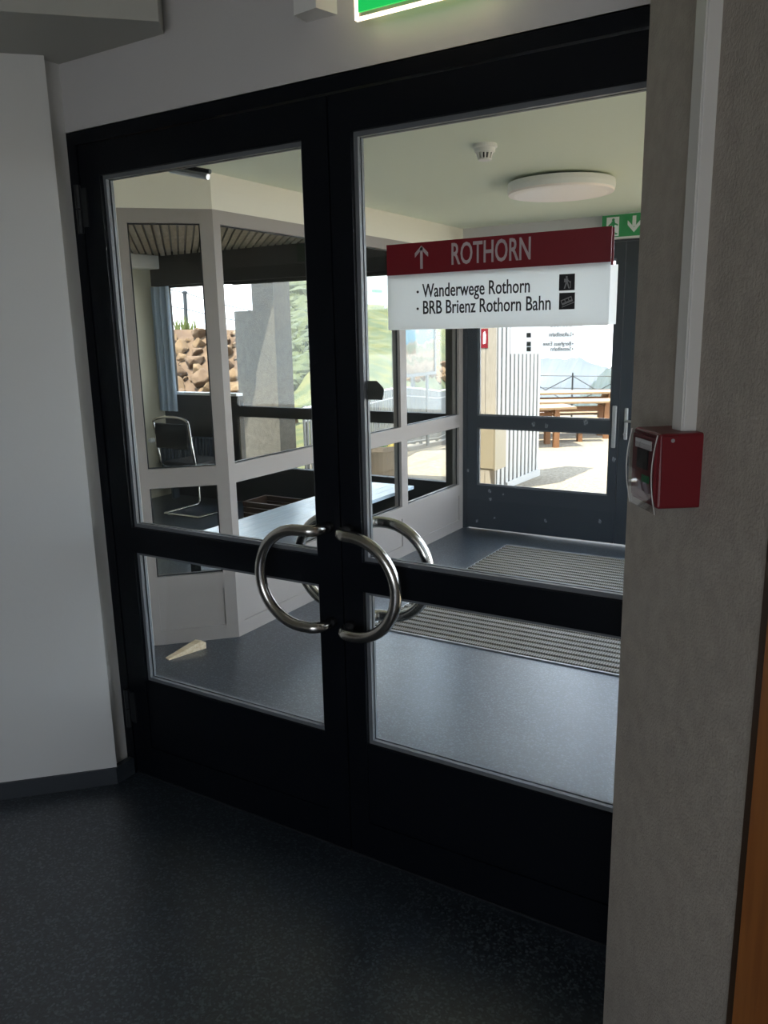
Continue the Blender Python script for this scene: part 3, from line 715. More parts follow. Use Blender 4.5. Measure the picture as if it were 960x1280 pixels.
# raised side flap following the cover, with a screw
def side_prism(pts, x0, x1): # pts (y,z) polygon extruded along local x
    mm = ma @ Matrix(((0, 0, 1, 0), (1, 0, 0, 0), (0, 1, 0, 0), (0, 0, 0, 1)))
    b = MB(); b.prism(pts, x0, x1, mm); return b
fl_pts = [(BD - .026, zB1 - .004), (BD - .030, zB1 - .02), (BD - .022, zB1 - .045), (BD - .014, zB0 + .03), (BD - .004, zB0 + .03), (BD - .002, zB1 - .004)]
side_prism(fl_pts, -.0025, .003).build('cover_flap', 'red_plastic', al)
sc_c = ma @ Vector((-.003, BD - .018, zB1 - .010))
MB().lathe([(.003, 0), (.003, .0015)], 10, basis(sc_c, WN, (0, 0, 1))).build('screw', 'alu', al)
# clear bulging cover (a curved thin shell) and the call face behind it
cvp = []
for k in range(9):
    u = k / 8; cvp.append((BD + .002 + .009 * math.sin(math.pi * min(1, u * .9 + .08)), zB1 - .002 - u * (hB + .006)))
outer = cvp; inner = [(y - .002, z) for y, z in cvp[::-1]]
cb = MB()
mm = ma @ Matrix(((0, 0, 1, 0), (1, 0, 0, 0), (0, 1, 0, 0), (0, 0, 0, 1)))
n = len(outer)
vs = [(y, z, .001) for y, z in outer] + [(y, z, BW - .001) for y, z in outer] + [(y - .002, z, .001) for y, z in outer] + [(y - .002, z, BW - .001) for y, z in outer]
fs = []
for k in range(n - 1):
    fs += [(k, k + 1, n + k + 1, n + k), (2 * n + k, 2 * n + k + 1, 3 * n + k + 1, 3 * n + k), (k, k + 1, 2 * n + k + 1, 2 * n + k), (n + k, n + k + 1, 3 * n + k + 1, 3 * n + k)]
fs += [(0, n, 3 * n, 2 * n), (n - 1, 2 * n - 1, 4 * n - 1, 3 * n - 1)]
cb.add(vs, fs, mm); co = cb.build('clear_cover', 'cover', al)
for zz in (.001, BW - .001): MB().tube([mm @ Vector((y, z, zz)) for y, z in outer], .0008, 6).build('cover_rim', 'trunk', co)
MB().box(.008, BW - .008, BD, BD + .004, zB0 + .008, zB1 - .008, ma).build('call_face', 'red_plastic', al)
MB().box(.03, BW - .03, BD + .004, BD + .006, zB0 + .055, zB0 + .085, ma).build('glass_window', 'dark_metal', al)
MB().box(.02, BW - .02, BD + .004, BD + .0055, zB1 - .028, zB1 - .014, ma).build('label_strip', 'sign_white', al)
MB().box(.025, BW - .05, BD + .004, BD + .0055, zB0 + .035, zB0 + .046, ma).build('label_strip', 'green_print', al)
MB().lathe([(.011, 0), (.011, .004), (.009, .006)], 16, basis(ma @ Vector((BW / 2, BD + .004, zB0 + .07)), WD, (0, 0, 1))).build('push_button', 'letter_black', al)
# cable trunking rising from the alarm
tk = on_plane(870, 537, WN, E3); sT = (tk - (E3 - WD * sB)).dot(WD)
tk_ = thing('cable_trunking', tuple(ma @ Vector((sT + .02, .01, zB1))), 'white plastic cable trunking rising from the red alarm box', 'trunking')
MB().cbox(sT, sT + .036, -.004, .020, zB1 - .001, CEIL_F, .0015, ma).build('channel', 'trunk', tk_)
MB().box(sT + .003, sT + .033, .020, .0225, zB1 - .001, CEIL_F, ma).build('lid', 'trunk', tk_)

# ================================================================== VESTIBULE THINGS
lp = at_z(703, 236, 2.29)
la = thing('ceiling_lamp', (-1.49, 2.46, CEIL_V), 'large flat round white lamp hanging just below the pale green ceiling', 'ceiling lamp')
ml = Matrix.Translation((-1.49, 2.46, 0))
MB().lathe([(.20, CEIL_V), (.20, 2.314), (.06, 2.312)], 40, ml).build('mount', 'bead', la)
MB().lathe([(.24, 2.318), (.272, 2.314), (.275, 2.29), (.273, 2.268)], 56, ml).build('housing_ring', 'white_plastic', la, smooth=False)
MB().lathe([(.271, 2.268), (.268, 2.258), (.24, 2.253)], 56, ml).build('diffuser', 'lamp_diff', la)
sdp = at_z(606, 187, 2.31)
sm = thing('smoke_detector', (sdp.x, sdp.y, CEIL_V), 'small white slotted smoke detector on the pale green ceiling', 'smoke detector')
ml = Matrix.Translation((sdp.x, sdp.y, 0))
MB().lathe([(.050, CEIL_V), (.052, CEIL_V - .012), (.045, CEIL_V - .016)], 28, ml).build('base', 'white_plastic', sm)
MB().lathe([(.044, CEIL_V - .016), (.042, CEIL_V - .030), (.036, CEIL_V - .034)], 28, ml).build('collar', 'white_plastic', sm)
MB().lathe([(.026, CEIL_V - .034), (.024, CEIL_V - .054)], 20, ml).build('chamber', 'letter_black', sm)
vn = MB()
for k in range(12):
    g = 2 * math.pi * k / 12; R_ = Matrix.Translation((sdp.x, sdp.y, 0)) @ Matrix.Rotation(g, 4, 'Z')
    vn.add([(.036, -.004, CEIL_V - .034), (.036, .004, CEIL_V - .034), (.028, .003, CEIL_V - .058), (.028, -.003, CEIL_V - .058), (.026, -.004, CEIL_V - .034), (.026, .004, CEIL_V - .034), (.02, .003, CEIL_V - .058), (.02, -.003, CEIL_V - .058)],
           [(0, 1, 2, 3), (4, 5, 6, 7), (0, 1, 5, 4), (1, 2, 6, 5), (2, 3, 7, 6), (3, 0, 4, 7)], R_)
vn.build('vanes', 'white_plastic', sm)
MB().lathe([(.029, CEIL_V - .056), (.028, CEIL_V - .062), (.02, CEIL_V - .064)], 24, ml).build('cap', 'white_plastic', sm)

# far exit sign
YS = YF - .05
e0, e1, e2 = at_y(753, 272, YS), at_y(804, 296, YS), at_y(770, 270, YS)
fe = thing('exit_sign', ((e0.x + e1.x) / 2 + .05, YS, 2.17), 'green and white escape sign with down arrow over the far doors', 'exit sign')
ex0, ex1, ez0, ez1 = e0.x, e0.x + .40, 2.178, 2.322
box('housing', 'white_plastic', ex0 - .004, ex1 + .004, YS, YF, ez0 - .012, CEIL_V, fe)
box('plate', 'green_print', ex0, ex1, YS - .004, YS, ez0, ez1, fe)
rn = MB(); H_ = ez1 - ez0
xw = at_y(758.5, 280, YS).x
rn.box(xw, xw + .085, YS - .006, YS - .004, ez0 + .006, ez1 - .014)
rn.build('white_field', 'sign_white', fe)
mt = basis((xw + .042, YS - .006, ez0 + .008), (1, 0, 0), (0, 0, 1)); mn = MB()
mn.lathe([(.010, 0), (.010, .001)], 10, basis((xw + .046, YS - .006, ez0 + .112), (1, 0, 0), (0, 0, 1)))
for pts in ([(-.012, .05), (.012, .05), (.016, .095), (-.008, .095)], [(.008, .088), (.036, .074), (.036, .064), (.008, .074)], [(-.004, .09), (-.03, .07), (-.026, .062), (0, .078)],
            [(-.010, .052), (.010, .052), (.022, .018), (.034, .018), (.034, .008), (.014, .008)], [(-.012, .056), (.004, .05), (-.018, .01), (-.034, .0), (-.038, .008), (-.022, .02)]):
    mn.prism(pts, 0, .001, mt)
mn.build('running_figure', 'green_print', fe)
ax = at_y(793, 280, YS).x; mt = basis((ax, YS - .004, ez0), (1, 0, 0), (0, 0, 1)); aw = MB()
aw.prism([(-.012, .06), (.012, .06), (.012, .128), (-.012, .128)], 0, .002, mt)
for s_ in (-1, 1): aw.prism([(0, .022), (s_ * .044, .072), (s_ * .044, .102), (0, .054)], 0, .002, mt)
aw.build('arrow', 'sign_white', fe)

# sheet on the far door glass, lettered towards the terrace (seen from behind)
GY = FY0 + .036
fs_ = thing('translucent_sign', (-2.11, GY, 1.4), 'white sheet of destinations on far door glass, lettering seen reversed', 'sign')
X0, X1 = at_y(638, 425, GY).x, at_y(727, 425, GY).x
MB().add([(X0, GY + .001, 1.397), (X1, GY + .001, 1.397), (X1, GY + .001, 1.765), (X0, GY + .001, 1.765)], [(0, 1, 2, 3)]).build('sheet', 'sheet', fs_)
box('header', 'sticker', X0 + .003, X1 - .003, GY - .001, GY + .003, 1.69, 1.758, fs_)
rows = (('WC', 400, .035), ('BIOSPHÄRE', 408.5, .16), ('Luftseilbahn', 420.5, .17), ('Berghaus Eisee', 432, .215), ('Sesselbahn', 438.5, .155))
xr = at_y(714, 425, GY).x
for (s_, py, wdt) in rows:
    z_ = at_y(700, py, GY).z
    text('lettering', s_, 'sticker', fs_, basis((xr, GY + .001, z_), (-1, 0, 0), (0, 0, 1)), wdt, .030, .006, .004)
    MB().box(xr + .008, xr + .016, GY - .002, GY + .004, z_ + .008, z_ + .018).build('bullet', 'sticker', fs_)
for py in (419, 430, 436.5):
    p = at_y(661, py, GY); MB().box(p.x - .017, p.x + .017, GY - .002, GY + .004, p.z - .017, p.z + .017).build('pictogram_tile', 'sticker', fs_)

# floor mat with ribs
mtb = thing('entrance_mat', (-1.4, 2.65, 0), 'ribbed grey-brown entrance mat set into the vestibule floor', 'mat')
mx0, mx1, my0, my1 = -2.232, -.55, 1.70, 3.61
box('base', 'mat_base', mx0, mx1, my0, my1, 0.0005, .004, mtb)
edg = MB(); edg.box(mx0 - .012, mx0, my0 - .012, my1 + .012, 0, .007); edg.box(mx1, mx1 + .012, my0 - .012, my1 + .012, 0, .007); edg.box(mx0, mx1, my1, my1 + .012, 0, .007); edg.box(mx0, mx1, my0 - .012, my0, 0, .007)
edg.build('edge_strip', 'alu', mtb)
ribm = MB()
ribm.add([(mx0, -.021, 0), (mx1, -.021, 0), (mx1, -.017, .009), (mx0, -.017, .009), (mx0, .017, .009), (mx1, .017, .009), (mx1, .021, 0), (mx0, .021, 0)],
         [(0, 1, 2, 3), (3, 2, 5, 4), (4, 5, 6, 7), (0, 3, 4, 7), (1, 6, 5, 2), (0, 7, 6, 1)])
rme = ribm.mesh('rib'); rme.materials.append(MT['mat_rib'])
y = my0 + .022
while y < my1 - .015:
    o = bpy.data.objects.new('rib', rme); COL.objects.link(o); o.parent = mtb; o.location = Vector((0, y, .004)) - OFFS[mtb.name]
    y += .058
# timber door wedge on the floor
wa, wb_ = at_z(209, 822, .01), at_z(254, 802, .03)
dv = Vector((wb_.x - wa.x, wb_.y - wa.y, 0)); Lw = dv.length; dv.normalize(); pw = Vector((-dv.y, dv.x, 0))
wg = MB(); o3 = Vector((wa.x, wa.y, 0))
def wv_(a, b, z): return tuple(o3 + dv * a + pw * b + Vector((0, 0, z)))
wg.add([wv_(0, -.016, 0), wv_(0, .016, 0), wv_(Lw, -.024, 0), wv_(Lw, .024, 0), wv_(0, -.016, .006), wv_(0, .016, .006), wv_(Lw - .03, -.024, .045), wv_(Lw - .03, .024, .045), wv_(Lw, -.024, .032), wv_(Lw, .024, .032)],
       [(0, 2, 3, 1), (4, 5, 7, 6), (6, 7, 9, 8), (0, 1, 5, 4), (2, 8, 9, 3), (0, 4, 6, 8, 2), (1, 3, 9, 7, 5)])
tag(wg.build('door_wedge', 'wood_pale'), 'pale wooden door wedge lying on the floor by the angled panel', 'door wedge')

# ================================================================== SIDE ROOM THINGS
be = thing('bench', (-3.1, 2.1, 0), 'long pale blue bench behind the glazed partition', 'bench')
for i in range(5):
    bx0 = -3.33 + i * .09
    MB().cbox(bx0, bx0 + .088, 1.24, 3.35, .425, .45, .002).build('slat', 'bench_blue', be)
for yy in (1.45, 3.2):
    for xx in (-3.30, -2.94): box('leg', 'dark_metal', xx, xx + .04, yy - .02, yy + .02, 0, .425, be)
    box('crossbar', 'dark_metal', -3.30, -2.90, yy - .02, yy + .02, .39, .425, be)
cr_ = at_z(318, 634, .05)
ck = thing('wooden_crate', (-4.35, 3.55, 0), 'low brown wooden crate on the side-room floor under the glazing', 'crate')
for k in range(3): box('board', 'wood_brown', -4.62, -4.1, 3.40, 3.42, .02 + k * .05, .062 + k * .05, ck)
for k in range(3): box('board', 'wood_brown', -4.62, -4.1, 3.70, 3.72, .02 + k * .05, .062 + k * .05, ck)
box('end_board', 'wood_brown', -4.62, -4.60, 3.42, 3.70, 0, .165, ck); box('end_board', 'wood_brown', -4.12, -4.10, 3.42, 3.70, 0, .165, ck); box('bottom', 'wood_brown', -4.60, -4.12, 3.42, 3.70, 0, .02, ck)
ra = thing('radiator', (-5.6, 3.85, 0), 'dark blue column radiator under the side-room window', 'radiator')
rcol = MB().cbox(-.018, .018, -.05, .05, .20, .63, .012).mesh('column'); rcol.materials.append(MT['radiator'])
for k in range(17):
    o = bpy.data.objects.new('column', rcol); COL.objects.link(o); o.parent = ra; o.location = Vector((-6.0 + k * .047, 3.85, 0)) - OFFS[ra.name]
MB().tube([(-6.02, 3.85, .24), (-5.2, 3.85, .24)], .015, 8).build('pipe', 'radiator', ra); MB().tube([(-6.06, 3.85, .59), (-5.2, 3.85, .59)], .015, 8).build('pipe', 'radiator', ra)
MB().lathe([(.02, 0), (.024, .02), (.022, .06), (.014, .07)], 16, basis((-6.085, 3.80, .58), (1, 0, 0), (0, 0, 1))).build('valve', 'white_plastic', ra)
for xx in (-5.9, -5.3): box('foot', 'radiator', xx - .015, xx + .015, 3.81, 3.89, 0, .21, ra)
cu = MB(); n = 24
for k in range(n):
    pass
front = []
for k in range(n + 1):
    u = k / n; front.append((-6.09 + u * .24, 3.915 + .022 * math.sin(u * 6 * math.pi)))
ring_ = front + [(x, y + .004) for x, y in front[::-1]]
tag(cu.prism(ring_, .86, 2.05).build('curtain', 'curtain'), 'pale blue pleated curtain hanging beside the side-room window', 'curtain')
# tubular chair
cx_, cy_ = -5.2, 3.45
ch = thing('chair', (cx_, cy_, 0), 'dark chair with curved chrome tube frame near the radiator', 'chair')
def P(a, b, z): return (cx_ + a, cy_ + b, z)
for s_ in (-.21, .21):
    pth = [P(s_, -.22, .015), P(s_, .2, .015), P(s_, .235, .05), P(s_, .24, .40), P(s_, .235, .44), P(s_, .2, .45), P(s_, -.18, .45), P(s_, -.22, .48), P(s_, -.27, .85)]
    MB().tube(pth, .011, 8).build('tube_frame', 'steel', ch, smooth=True)
MB().tube([P(-.21, -.22, .015), P(.21, -.22, .015)], .011, 8).build('tube_frame', 'steel', ch)
arc = [P(.21 * math.cos(g), -.27, .85 + .05 * math.sin(g)) for g in [math.pi * k / 12 for k in range(13)]]
MB().tube(arc, .011, 8).build('tube_frame', 'steel', ch, smooth=True)
MB().cbox(cx_ - .2, cx_ + .2, cy_ - .2, cy_ + .22, .455, .49, .01).build('seat', 'chair_fabric', ch)
MB().cbox(cx_ - .19, cx_ + .19, cy_ - .275, cy_ - .25, .62, .84, .008).build('backrest', 'chair_fabric', ch)

# ================================================================== OUTSIDE
gr = MB(); ys = [YF + .06, 5, 6, 7, 8, 9, 9.5, 10, 11, 12, 13, 14, 15, 16, 18.2]; xs_ = [-8.5, -6.2, -5.2, -4, -3, -2, -1, 0, 2, 4, 7, 11]
vs = [(x, y, zg(y)) for y in ys for x in xs_]; nx = len(xs_)
fs = [(j * nx + i, j * nx + i + 1, (j + 1) * nx + i + 1, (j + 1) * nx + i) for j in range(len(ys) - 1) for i in range(nx - 1)]
gr.add(vs, fs); gr.add([(x, y, z - .4) for x, y, z in vs], [q[::-1] for q in fs])
tg = gr.build('ground_terrace', 'gravel'); struct(tg, 'sunlit tan gravel terrace beyond the far doors', 'terrace')
pv = MB().box(XR, 9, 1.0, 9, -.3, -.172).build('ground_strip', 'gravel'); struct(pv, 'gravel strip beside the glazed vestibule', 'terrace')
g2 = MB().add([(-9, -14, -.2), (14, -14, -.2), (14, YF + .06, -.2), (-9, YF + .06, -.2), (-9, -14, -.5), (14, -14, -.5), (14, YF + .06, -.5), (-9, YF + .06, -.5)], [(0, 1, 2, 3), (7, 6, 5, 4), (0, 4, 5, 1), (1, 5, 6, 2), (2, 6, 7, 3), (3, 7, 4, 0)]).build('ground_side', 'gravel')
struct(g2, 'gravel ground beside the entrance building', 'terrace')
step = box('step', 'kerb', XL, XR, YF + .06, YF + .5, -.18, -.012); struct(step, 'concrete doorstep outside the far doors', 'step')

# slatted pier outside the far door
A_ = at_ground(645, 608); B_ = at_ground(667, 594)
PX = (A_.x + B_.x) / 2; PY1 = B_.y
PY0 = at_x(619.5, 560, PX).y
PXL = at_y(581, 500, PY0).x
pier = thing('pier_wall', (PX - .2, (PY0 + PY1) / 2, -.2), 'short outdoor wall with pale boarded end and upright slats', 'wall', kind='structure')
box('core', 'dark_metal', PXL, PX - .05, PY0 + .03, PY1, zg(PY0), 3.0, pier)
bwid = (PX - PXL) / 3
for k in range(3): MB().box(PXL + k * bwid, PXL + (k + 1) * bwid - .005, PY0, PY0 + .03, zg(PY0), 3.0).build('board', 'pale_board', pier)
nsl = 11
pit = (PY1 - PY0) / nsl
slm = MB().box(-.05, 0, 0, pit * .58, 0, 3.18).mesh('slat'); slm.materials.append(MT['slat_metal'])
for k in range(nsl):
    o = bpy.data.objects.new('slat', slm); COL.objects.link(o); o.parent = pier; o.location = Vector((PX, PY0 + pit * .42 + k * pit, -.18)) - OFFS[pier.name]
box('base_board', 'slat_metal', PX, PX + .02, PY0 + .3, PY1 + .02, zg(PY1), zg(PY0) + .06, pier)
ca = thing('meter_cabinet', (PX - .15, PY0 - .1, .3), 'tan metal cabinet fixed to the boarded end of the slatted wall', 'cabinet')
c0, c1 = at_y(599, 560, PY0 - .30), at_y(619, 560, PY0 - .30)
cz1, cz0 = at_y(609, 531, PY0 - .30).z, at_y(609, 588, PY0 - .30).z
MB().cbox(c0.x - .02, c1.x, PY0 - .30, PY0 + .001, cz0, cz1, .004).build('body', 'cabinet', ca)
MB().cbox(c0.x, c1.x - .015, PY0 - .306, PY0 - .299, cz0 + .02, cz1 - .02, .002).build('door', 'cabinet', ca)
rp = at_y(604.5, 423, PY0); rs_ = thing('wall_notice', (rp.x, PY0, rp.z - .1), 'small red and white notice on the pale boarded wall end', 'notice')
za, zb_ = at_y(604, 435, PY0).z, at_y(604, 411, PY0).z; xa2, xb2 = at_y(600, 423, PY0).x, at_y(610, 423, PY0).x
box('plate', 'red_sign', xa2, xb2, PY0 - .004, PY0, za, zb_, rs_)
MB().prism([(0, 0), (.03, .01), (.034, .1), (.02, .14), (0, .12)], 0, .001, basis((xb2 - .055, PY0 - .004, za + .04), (1, 0, 0), (0, 0, 1))).build('symbol', 'sign_white', rs_)

# fence along the terrace edge
FA = at_ground(475, 580); FB = at_ground(559, 552)
fdir = Vector((FB.x - FA.x, FB.y - FA.y, 0)).normalized(); FH = 1.0
fe_ = thing('fence', (FA.x, FA.y, zg(FA.y)), 'grey metal picket fence along the terrace edge below the hillside', 'fence')
s_start = -(FA.y - 4.9) / fdir.y; s_end = (15.5 - FA.y) / fdir.y
def fp(s): p = Vector((FA.x, FA.y, 0)) + fdir * s; return Vector((p.x, p.y, zg(p.y)))
pk = MB().cbox(-.004, .004, -.029, .029, .10, FH, .002).mesh('picket'); pk.materials.append(MT['galv'])
s = s_start; k = 0; rz = math.atan2(-fdir.x, fdir.y)
while s < s_end:
    o = bpy.data.objects.new('picket', pk); COL.objects.link(o); o.parent = fe_; o.location = fp(s) - OFFS[fe_.name]; o.rotation_euler = (0, 0, rz)
    s += .092
for h in (.14, FH - .13, FH): MB().tube([fp(s_start + (s_end - s_start) * i / 8) + Vector((-.012, 0, h)) for i in range(9)], .016, 6).build('rail', 'alu', fe_)
s = s_start + .1
while s < s_end:
    p = fp(s); box('post', 'galv', p.x - .05, p.x - .01, p.y - .025, p.y + .025, p.z, p.z + FH + .02, fe_); s += 1.35
kb = MB()
for i in range(8):
    a, b = fp(s_start + (s_end - s_start) * i / 8), fp(s_start + (s_end - s_start) * (i + 1) / 8 - .01)
    kb.add([(a.x - .14, a.y, a.z - .05), (a.x + .07, a.y, a.z - .05), (b.x + .07, b.y, b.z - .05), (b.x - .14, b.y, b.z - .05), (a.x - .14, a.y, a.z + .07), (a.x + .07, a.y, a.z + .07), (b.x + .07, b.y, b.z + .07), (b.x - .14, b.y, b.z + .07)],
           [(0, 1, 2, 3), (4, 5, 6, 7), (0, 1, 5, 4), (1, 2, 6, 5), (2, 3, 7, 6), (3, 0, 4, 7)])
struct(kb.build('kerb', 'kerb'), 'pale concrete kerb along the foot of the picket fence', 'kerb')

# concrete column and low wall outside the side room
cc = thing('column', (-5.6, 5.1, -.2), 'rough concrete column and low wall outside the side-room glazing', 'column', kind='structure')
box('shaft', 'concrete', -5.745, -5.455, 5.0, 5.28, -.2, 2.8, cc); box('low_wall', 'concrete', -6.02, -5.745, 5.02, 5.26, -.2, 1.835, cc)
cn = MB().prism([(-4.9, 5.12), (-4.7, 6.2), (-7.4, 5.6), (-6.8, 4.05)], 2.80, 2.95).build('shade_slab', 'roof'); struct(cn, 'unseen slab added over the outdoor column to cast its diagonal shadow', 'shade_slab')  # added out of view; its edge is shaped to shade the column diagonally

# planter with flowers
pp = Vector((-4.80, 6.0, -.18))
po = thing('flower_planter', tuple(pp), 'beige tapered planter with pink and yellow flowers by the fence', 'planter')
ml = Matrix.Translation(pp)
MB().lathe([(.16, 0), (.165, .01), (.235, .44), (.255, .45), (.255, .50), (.235, .50), (.22, .42)], 28, ml).build('pot', 'planter', po, smooth=False)
MB().lathe([(.222, .40), (.222, .44)], 24, ml).build('soil', 'soil', po)
def blob(r, sub, R_, sx=1, sy_=1, sz=1, jit=.25):
    bm = bmesh.new(); bmesh.ops.create_icosphere(bm, subdivisions=sub, radius=r)
    for v in bm.verts: v.co = Vector((v.co.x * sx, v.co.y * sy_, v.co.z * sz)) * (1 + R_.uniform(-jit, jit))
    bm.verts.index_update(); vs = [v.co.copy() for v in bm.verts]; fs = [tuple(v.index for v in f.verts) for f in bm.faces]; bm.free(); return vs, fs
R_ = random.Random(3)
for nm, m, cnt, cxo in (('foliage', 'leaf', 22, 0), ('pink_flowers', 'flower_pink', 26, -.06), ('yellow_flowers', 'flower_yellow', 14, .14)):
    b = MB()
    for k in range(cnt):
        g = R_.uniform(0, 6.28); rr = R_.uniform(0, .17 if nm != 'yellow_flowers' else .09); vs, fs = blob(.045 if nm == 'foliage' else .028, 1, R_)
        b.add(vs, fs, Matrix.Translation(pp + Vector((cxo + rr * math.cos(g), rr * math.sin(g), .46 + R_.uniform(0, .08)))))
    b.build(nm, m, po)['kind'] = 'stuff'

# info boards behind the fence
BX = FA.x - .55
y0b, y1b = at_x(491, 460, BX).y, at_x(543, 440, BX).y; z0b = at_x(541, 468, BX).z
ib = thing('panorama_board', (BX, (y0b + y1b) / 2, -.3), 'framed panorama picture board standing behind the picket fence', 'board')
box('print', 'poster', BX, BX + .02, y0b + .04, y1b - .04, z0b + .04, z0b + 1.02, ib)
fbm = MB(); fbm.box(BX - .01, BX + .035, y0b, y0b + .05, z0b, z0b + 1.06); fbm.box(BX - .01, BX + .035, y1b - .05, y1b, z0b, z0b + 1.06); fbm.box(BX - .01, BX + .035, y0b + .05, y1b - .05, z0b, z0b + .05); fbm.box(BX - .01, BX + .035, y0b + .05, y1b - .05, z0b + 1.01, z0b + 1.06)
fbm.build('frame', 'galv', ib)
for yy in (y0b + .22, y1b - .22): box('post', 'galv', BX - .04, BX - .01, yy - .03, yy + .03, -.3, z0b + .5, ib)
ob = MB().lathe([(.16, 0), (.16, .004)], 20, basis((BX + .02, y0b + .20, z0b + .28), (0, .6, 0), (0, 0, 1))); ob.build('white_oval', 'board_white', ib)
BB = FA.x - .75
yb0, yb1 = at_x(440, 365, BB).y, at_x(520, 365, BB).y; zb0, zb1 = at_x(465, 381, BB).z, at_x(465, 335, BB).z
bn = thing('map_board', (BB, (yb0 + yb1) / 2, -.3), 'wide white map board with green print raised above the fence', 'board')
box('panel', 'board_white', BB, BB + .02, yb0, yb1, zb0, zb1, bn)
for yy in (yb1 - .1,): box('post', 'galv', BB - .05, BB, yy - .03, yy + .03, -.3, zb1, bn)
ya_ = at_x(458, 378, BB); text('lettering', 'gland', 'picto_grey', bn, basis((BB + .0205, at_x(451, 378, BB).y, ya_.z), (0, 1, 0), (0, 0, 1)), .22, .06, .002)
yo = at_x(459, 366, BB); MB().lathe([(.035, 0), (.035, .003)], 14, basis((BB + .02, yo.y, yo.z), (0, 1, 0), (0, 0, 1))).build('symbol', 'picto_grey', bn)
yo = at_x(470, 364, BB); MB().box(BB + .018, BB + .023, yo.y - .14, yo.y + .14, yo.z - .02, yo.z + .02).build('green_strip', 'green_print', bn)
yo = at_x(480, 367, BB); MB().box(BB + .018, BB + .023, yo.y - .035, yo.y + .035, yo.z - .22, yo.z + .1).build('grey_column', 'picto_grey', bn)

# tables and benches on the terrace
def picnic(name, px, py, L, label, dirv, hgt=.74, wid=.7, bench=False):
    base = at_ground(px, py); dv = Vector((dirv[0], dirv[1], 0)).normalized(); pv = Vector((-dv.y, dv.x, 0))
    t = thing(name, tuple(base), label, 'bench' if bench else 'table', 'timber tables and benches on the terrace')
    m = Matrix.Identity(4)
    for i in range(3): m[i][0], m[i][1], m[i][2], m[i][3] = dv[i], pv[i], (0, 0, 1)[i], base[i]
    nb = 2 if bench else 5; bw = wid / nb
    for k in range(nb): MB().cbox(-L + .15, .35, -wid / 2 + k * bw + .004, -wid / 2 + (k + 1) * bw - .004, hgt - .04, hgt, .003, m).build('board', 'wood_table', t)
    lw = .05 if not bench else .04
    for a in (0.0, -L + .5):
        MB().box(a - .04, a + .04, -wid / 2 + .05, wid / 2 - .05, hgt - .11, hgt - .04, m).build('crossbeam', 'wood_leg', t)
        for s_ in (-1, 1):
            b0 = s_ * (wid / 2 - .10)
            MB().box(a - lw, a + lw, b0 - lw, b0 + lw, -.05, hgt - .11, m).build('leg', 'wood_leg', t)
    MB().box(-L + .5, 0, -.03, .03, hgt - .22, hgt - .12, m).build('stretcher', 'wood_leg', t)
    return t
dirT = (.87, .5)
picnic('terrace_table', 689, 557, 1.4, 'timber terrace table partly behind the slatted wall', (.78, .62))
picnic('terrace_table', 753, 546, 2.2, 'timber terrace table standing clear of the slatted wall', dirT)
picnic('terrace_table', 757, 538, 2.4, 'timber terrace table along the cable railing', dirT, .84)
picnic('terrace_bench', 724, 551.5, 1.6, 'low timber bench between the two nearer terrace tables', dirT, .45, .3, True)
picnic('terrace_bench', 770, 542, 2.6, 'low timber bench beside the table along the cable railing', dirT, .45, .3, True)
# cable railing at the terrace edge
rl = thing('cable_railing', (-5, 17.6, zg(17.6)), 'thin cable railing with dark posts at the terrace edge', 'railing')
rx = [at_y(px, 500, 17.6).x for px in (650, 715, 780, 850)]
for x in rx: MB().tube([(x, 17.6, zg(17.6) - .05), (x, 17.6, zg(17.6) + 1.08)], .022, 8).build('post', 'dark_metal', rl)
for h in (.35, .7, 1.0): MB().tube([(rx[0], 17.6, zg(17.6) + h), (rx[-1], 17.6, zg(17.6) + h)], .010, 6).build('cable', 'dark_metal', rl)
for i in range(3): 
    MB().tube([(rx[i], 17.6, zg(17.6) + .3), (rx[i + 1], 17.6, zg(17.6) + 1.0)], .012, 6).build('cable', 'dark_metal', rl)
    MB().tube([(rx[i], 17.6, zg(17.6) + 1.0), (rx[i + 1], 17.6, zg(17.6) + .3)], .012, 6).build('cable', 'dark_metal', rl)

# hillside beyond the fence
from mathutils import noise as mnoise
az0 = math.radians(40.4); ef_ = Vector((-math.sin(az0), math.cos(az0))); er_ = Vector((math.cos(az0), math.sin(az0)))
def hill(x, y):
    d = FA.x - .25 - x + (y - FA.y) * (fdir.x / fdir.y)                         # metres behind the fence
    t = (Vector((x, y)) - Vector((CAM.x, CAM.y))).dot(er_)
    u = max(0, min(1, (t + .2) / (2.5))); u = u * u * (3 - 2 * u)
    az1 = math.radians(22.5); t2 = (Vector((CAM.x, CAM.y)) - Vector((x, y))).dot(Vector((math.cos(az1), math.sin(az1))))
    w = max(0, min(1, (t2 + .3) / 3.0)); u *= w * w * (3 - 2 * w)
    h = zg(y) - .07 + u * max(0, d - .3) * .42 - max(0, y - 14) * .35 * (1 - w)
    return h + .12 * mnoise.noise((x * .7, y * .7, 0)) * min(1, max(0, d)) + .5 * u * mnoise.noise((x * .2, y * .2, 3)) * min(1, max(0, d / 6))
hb = MB(); nxh, nyh = 100, 110
xsH = [FA.x - .2 - 34 * (i / nxh) ** 1.5 for i in range(nxh + 1)]; ysH = [4.6 + 46 * (j / nyh) ** 1.35 for j in range(nyh + 1)]
vs = [(x + (y - FA.y) * fdir.x / fdir.y, y, hill(x + (y - FA.y) * fdir.x / fdir.y, y)) for y in ysH for x in xsH]
vs += [(x, y, z - 3) for x, y, z in vs]
nn_ = len(xsH); off = len(xsH) * len(ysH)
fs = [(j * nn_ + i, j * nn_ + i + 1, (j + 1) * nn_ + i + 1, (j + 1) * nn_ + i) for j in range(nyh) for i in range(nxh)]
hb.add(vs, fs)
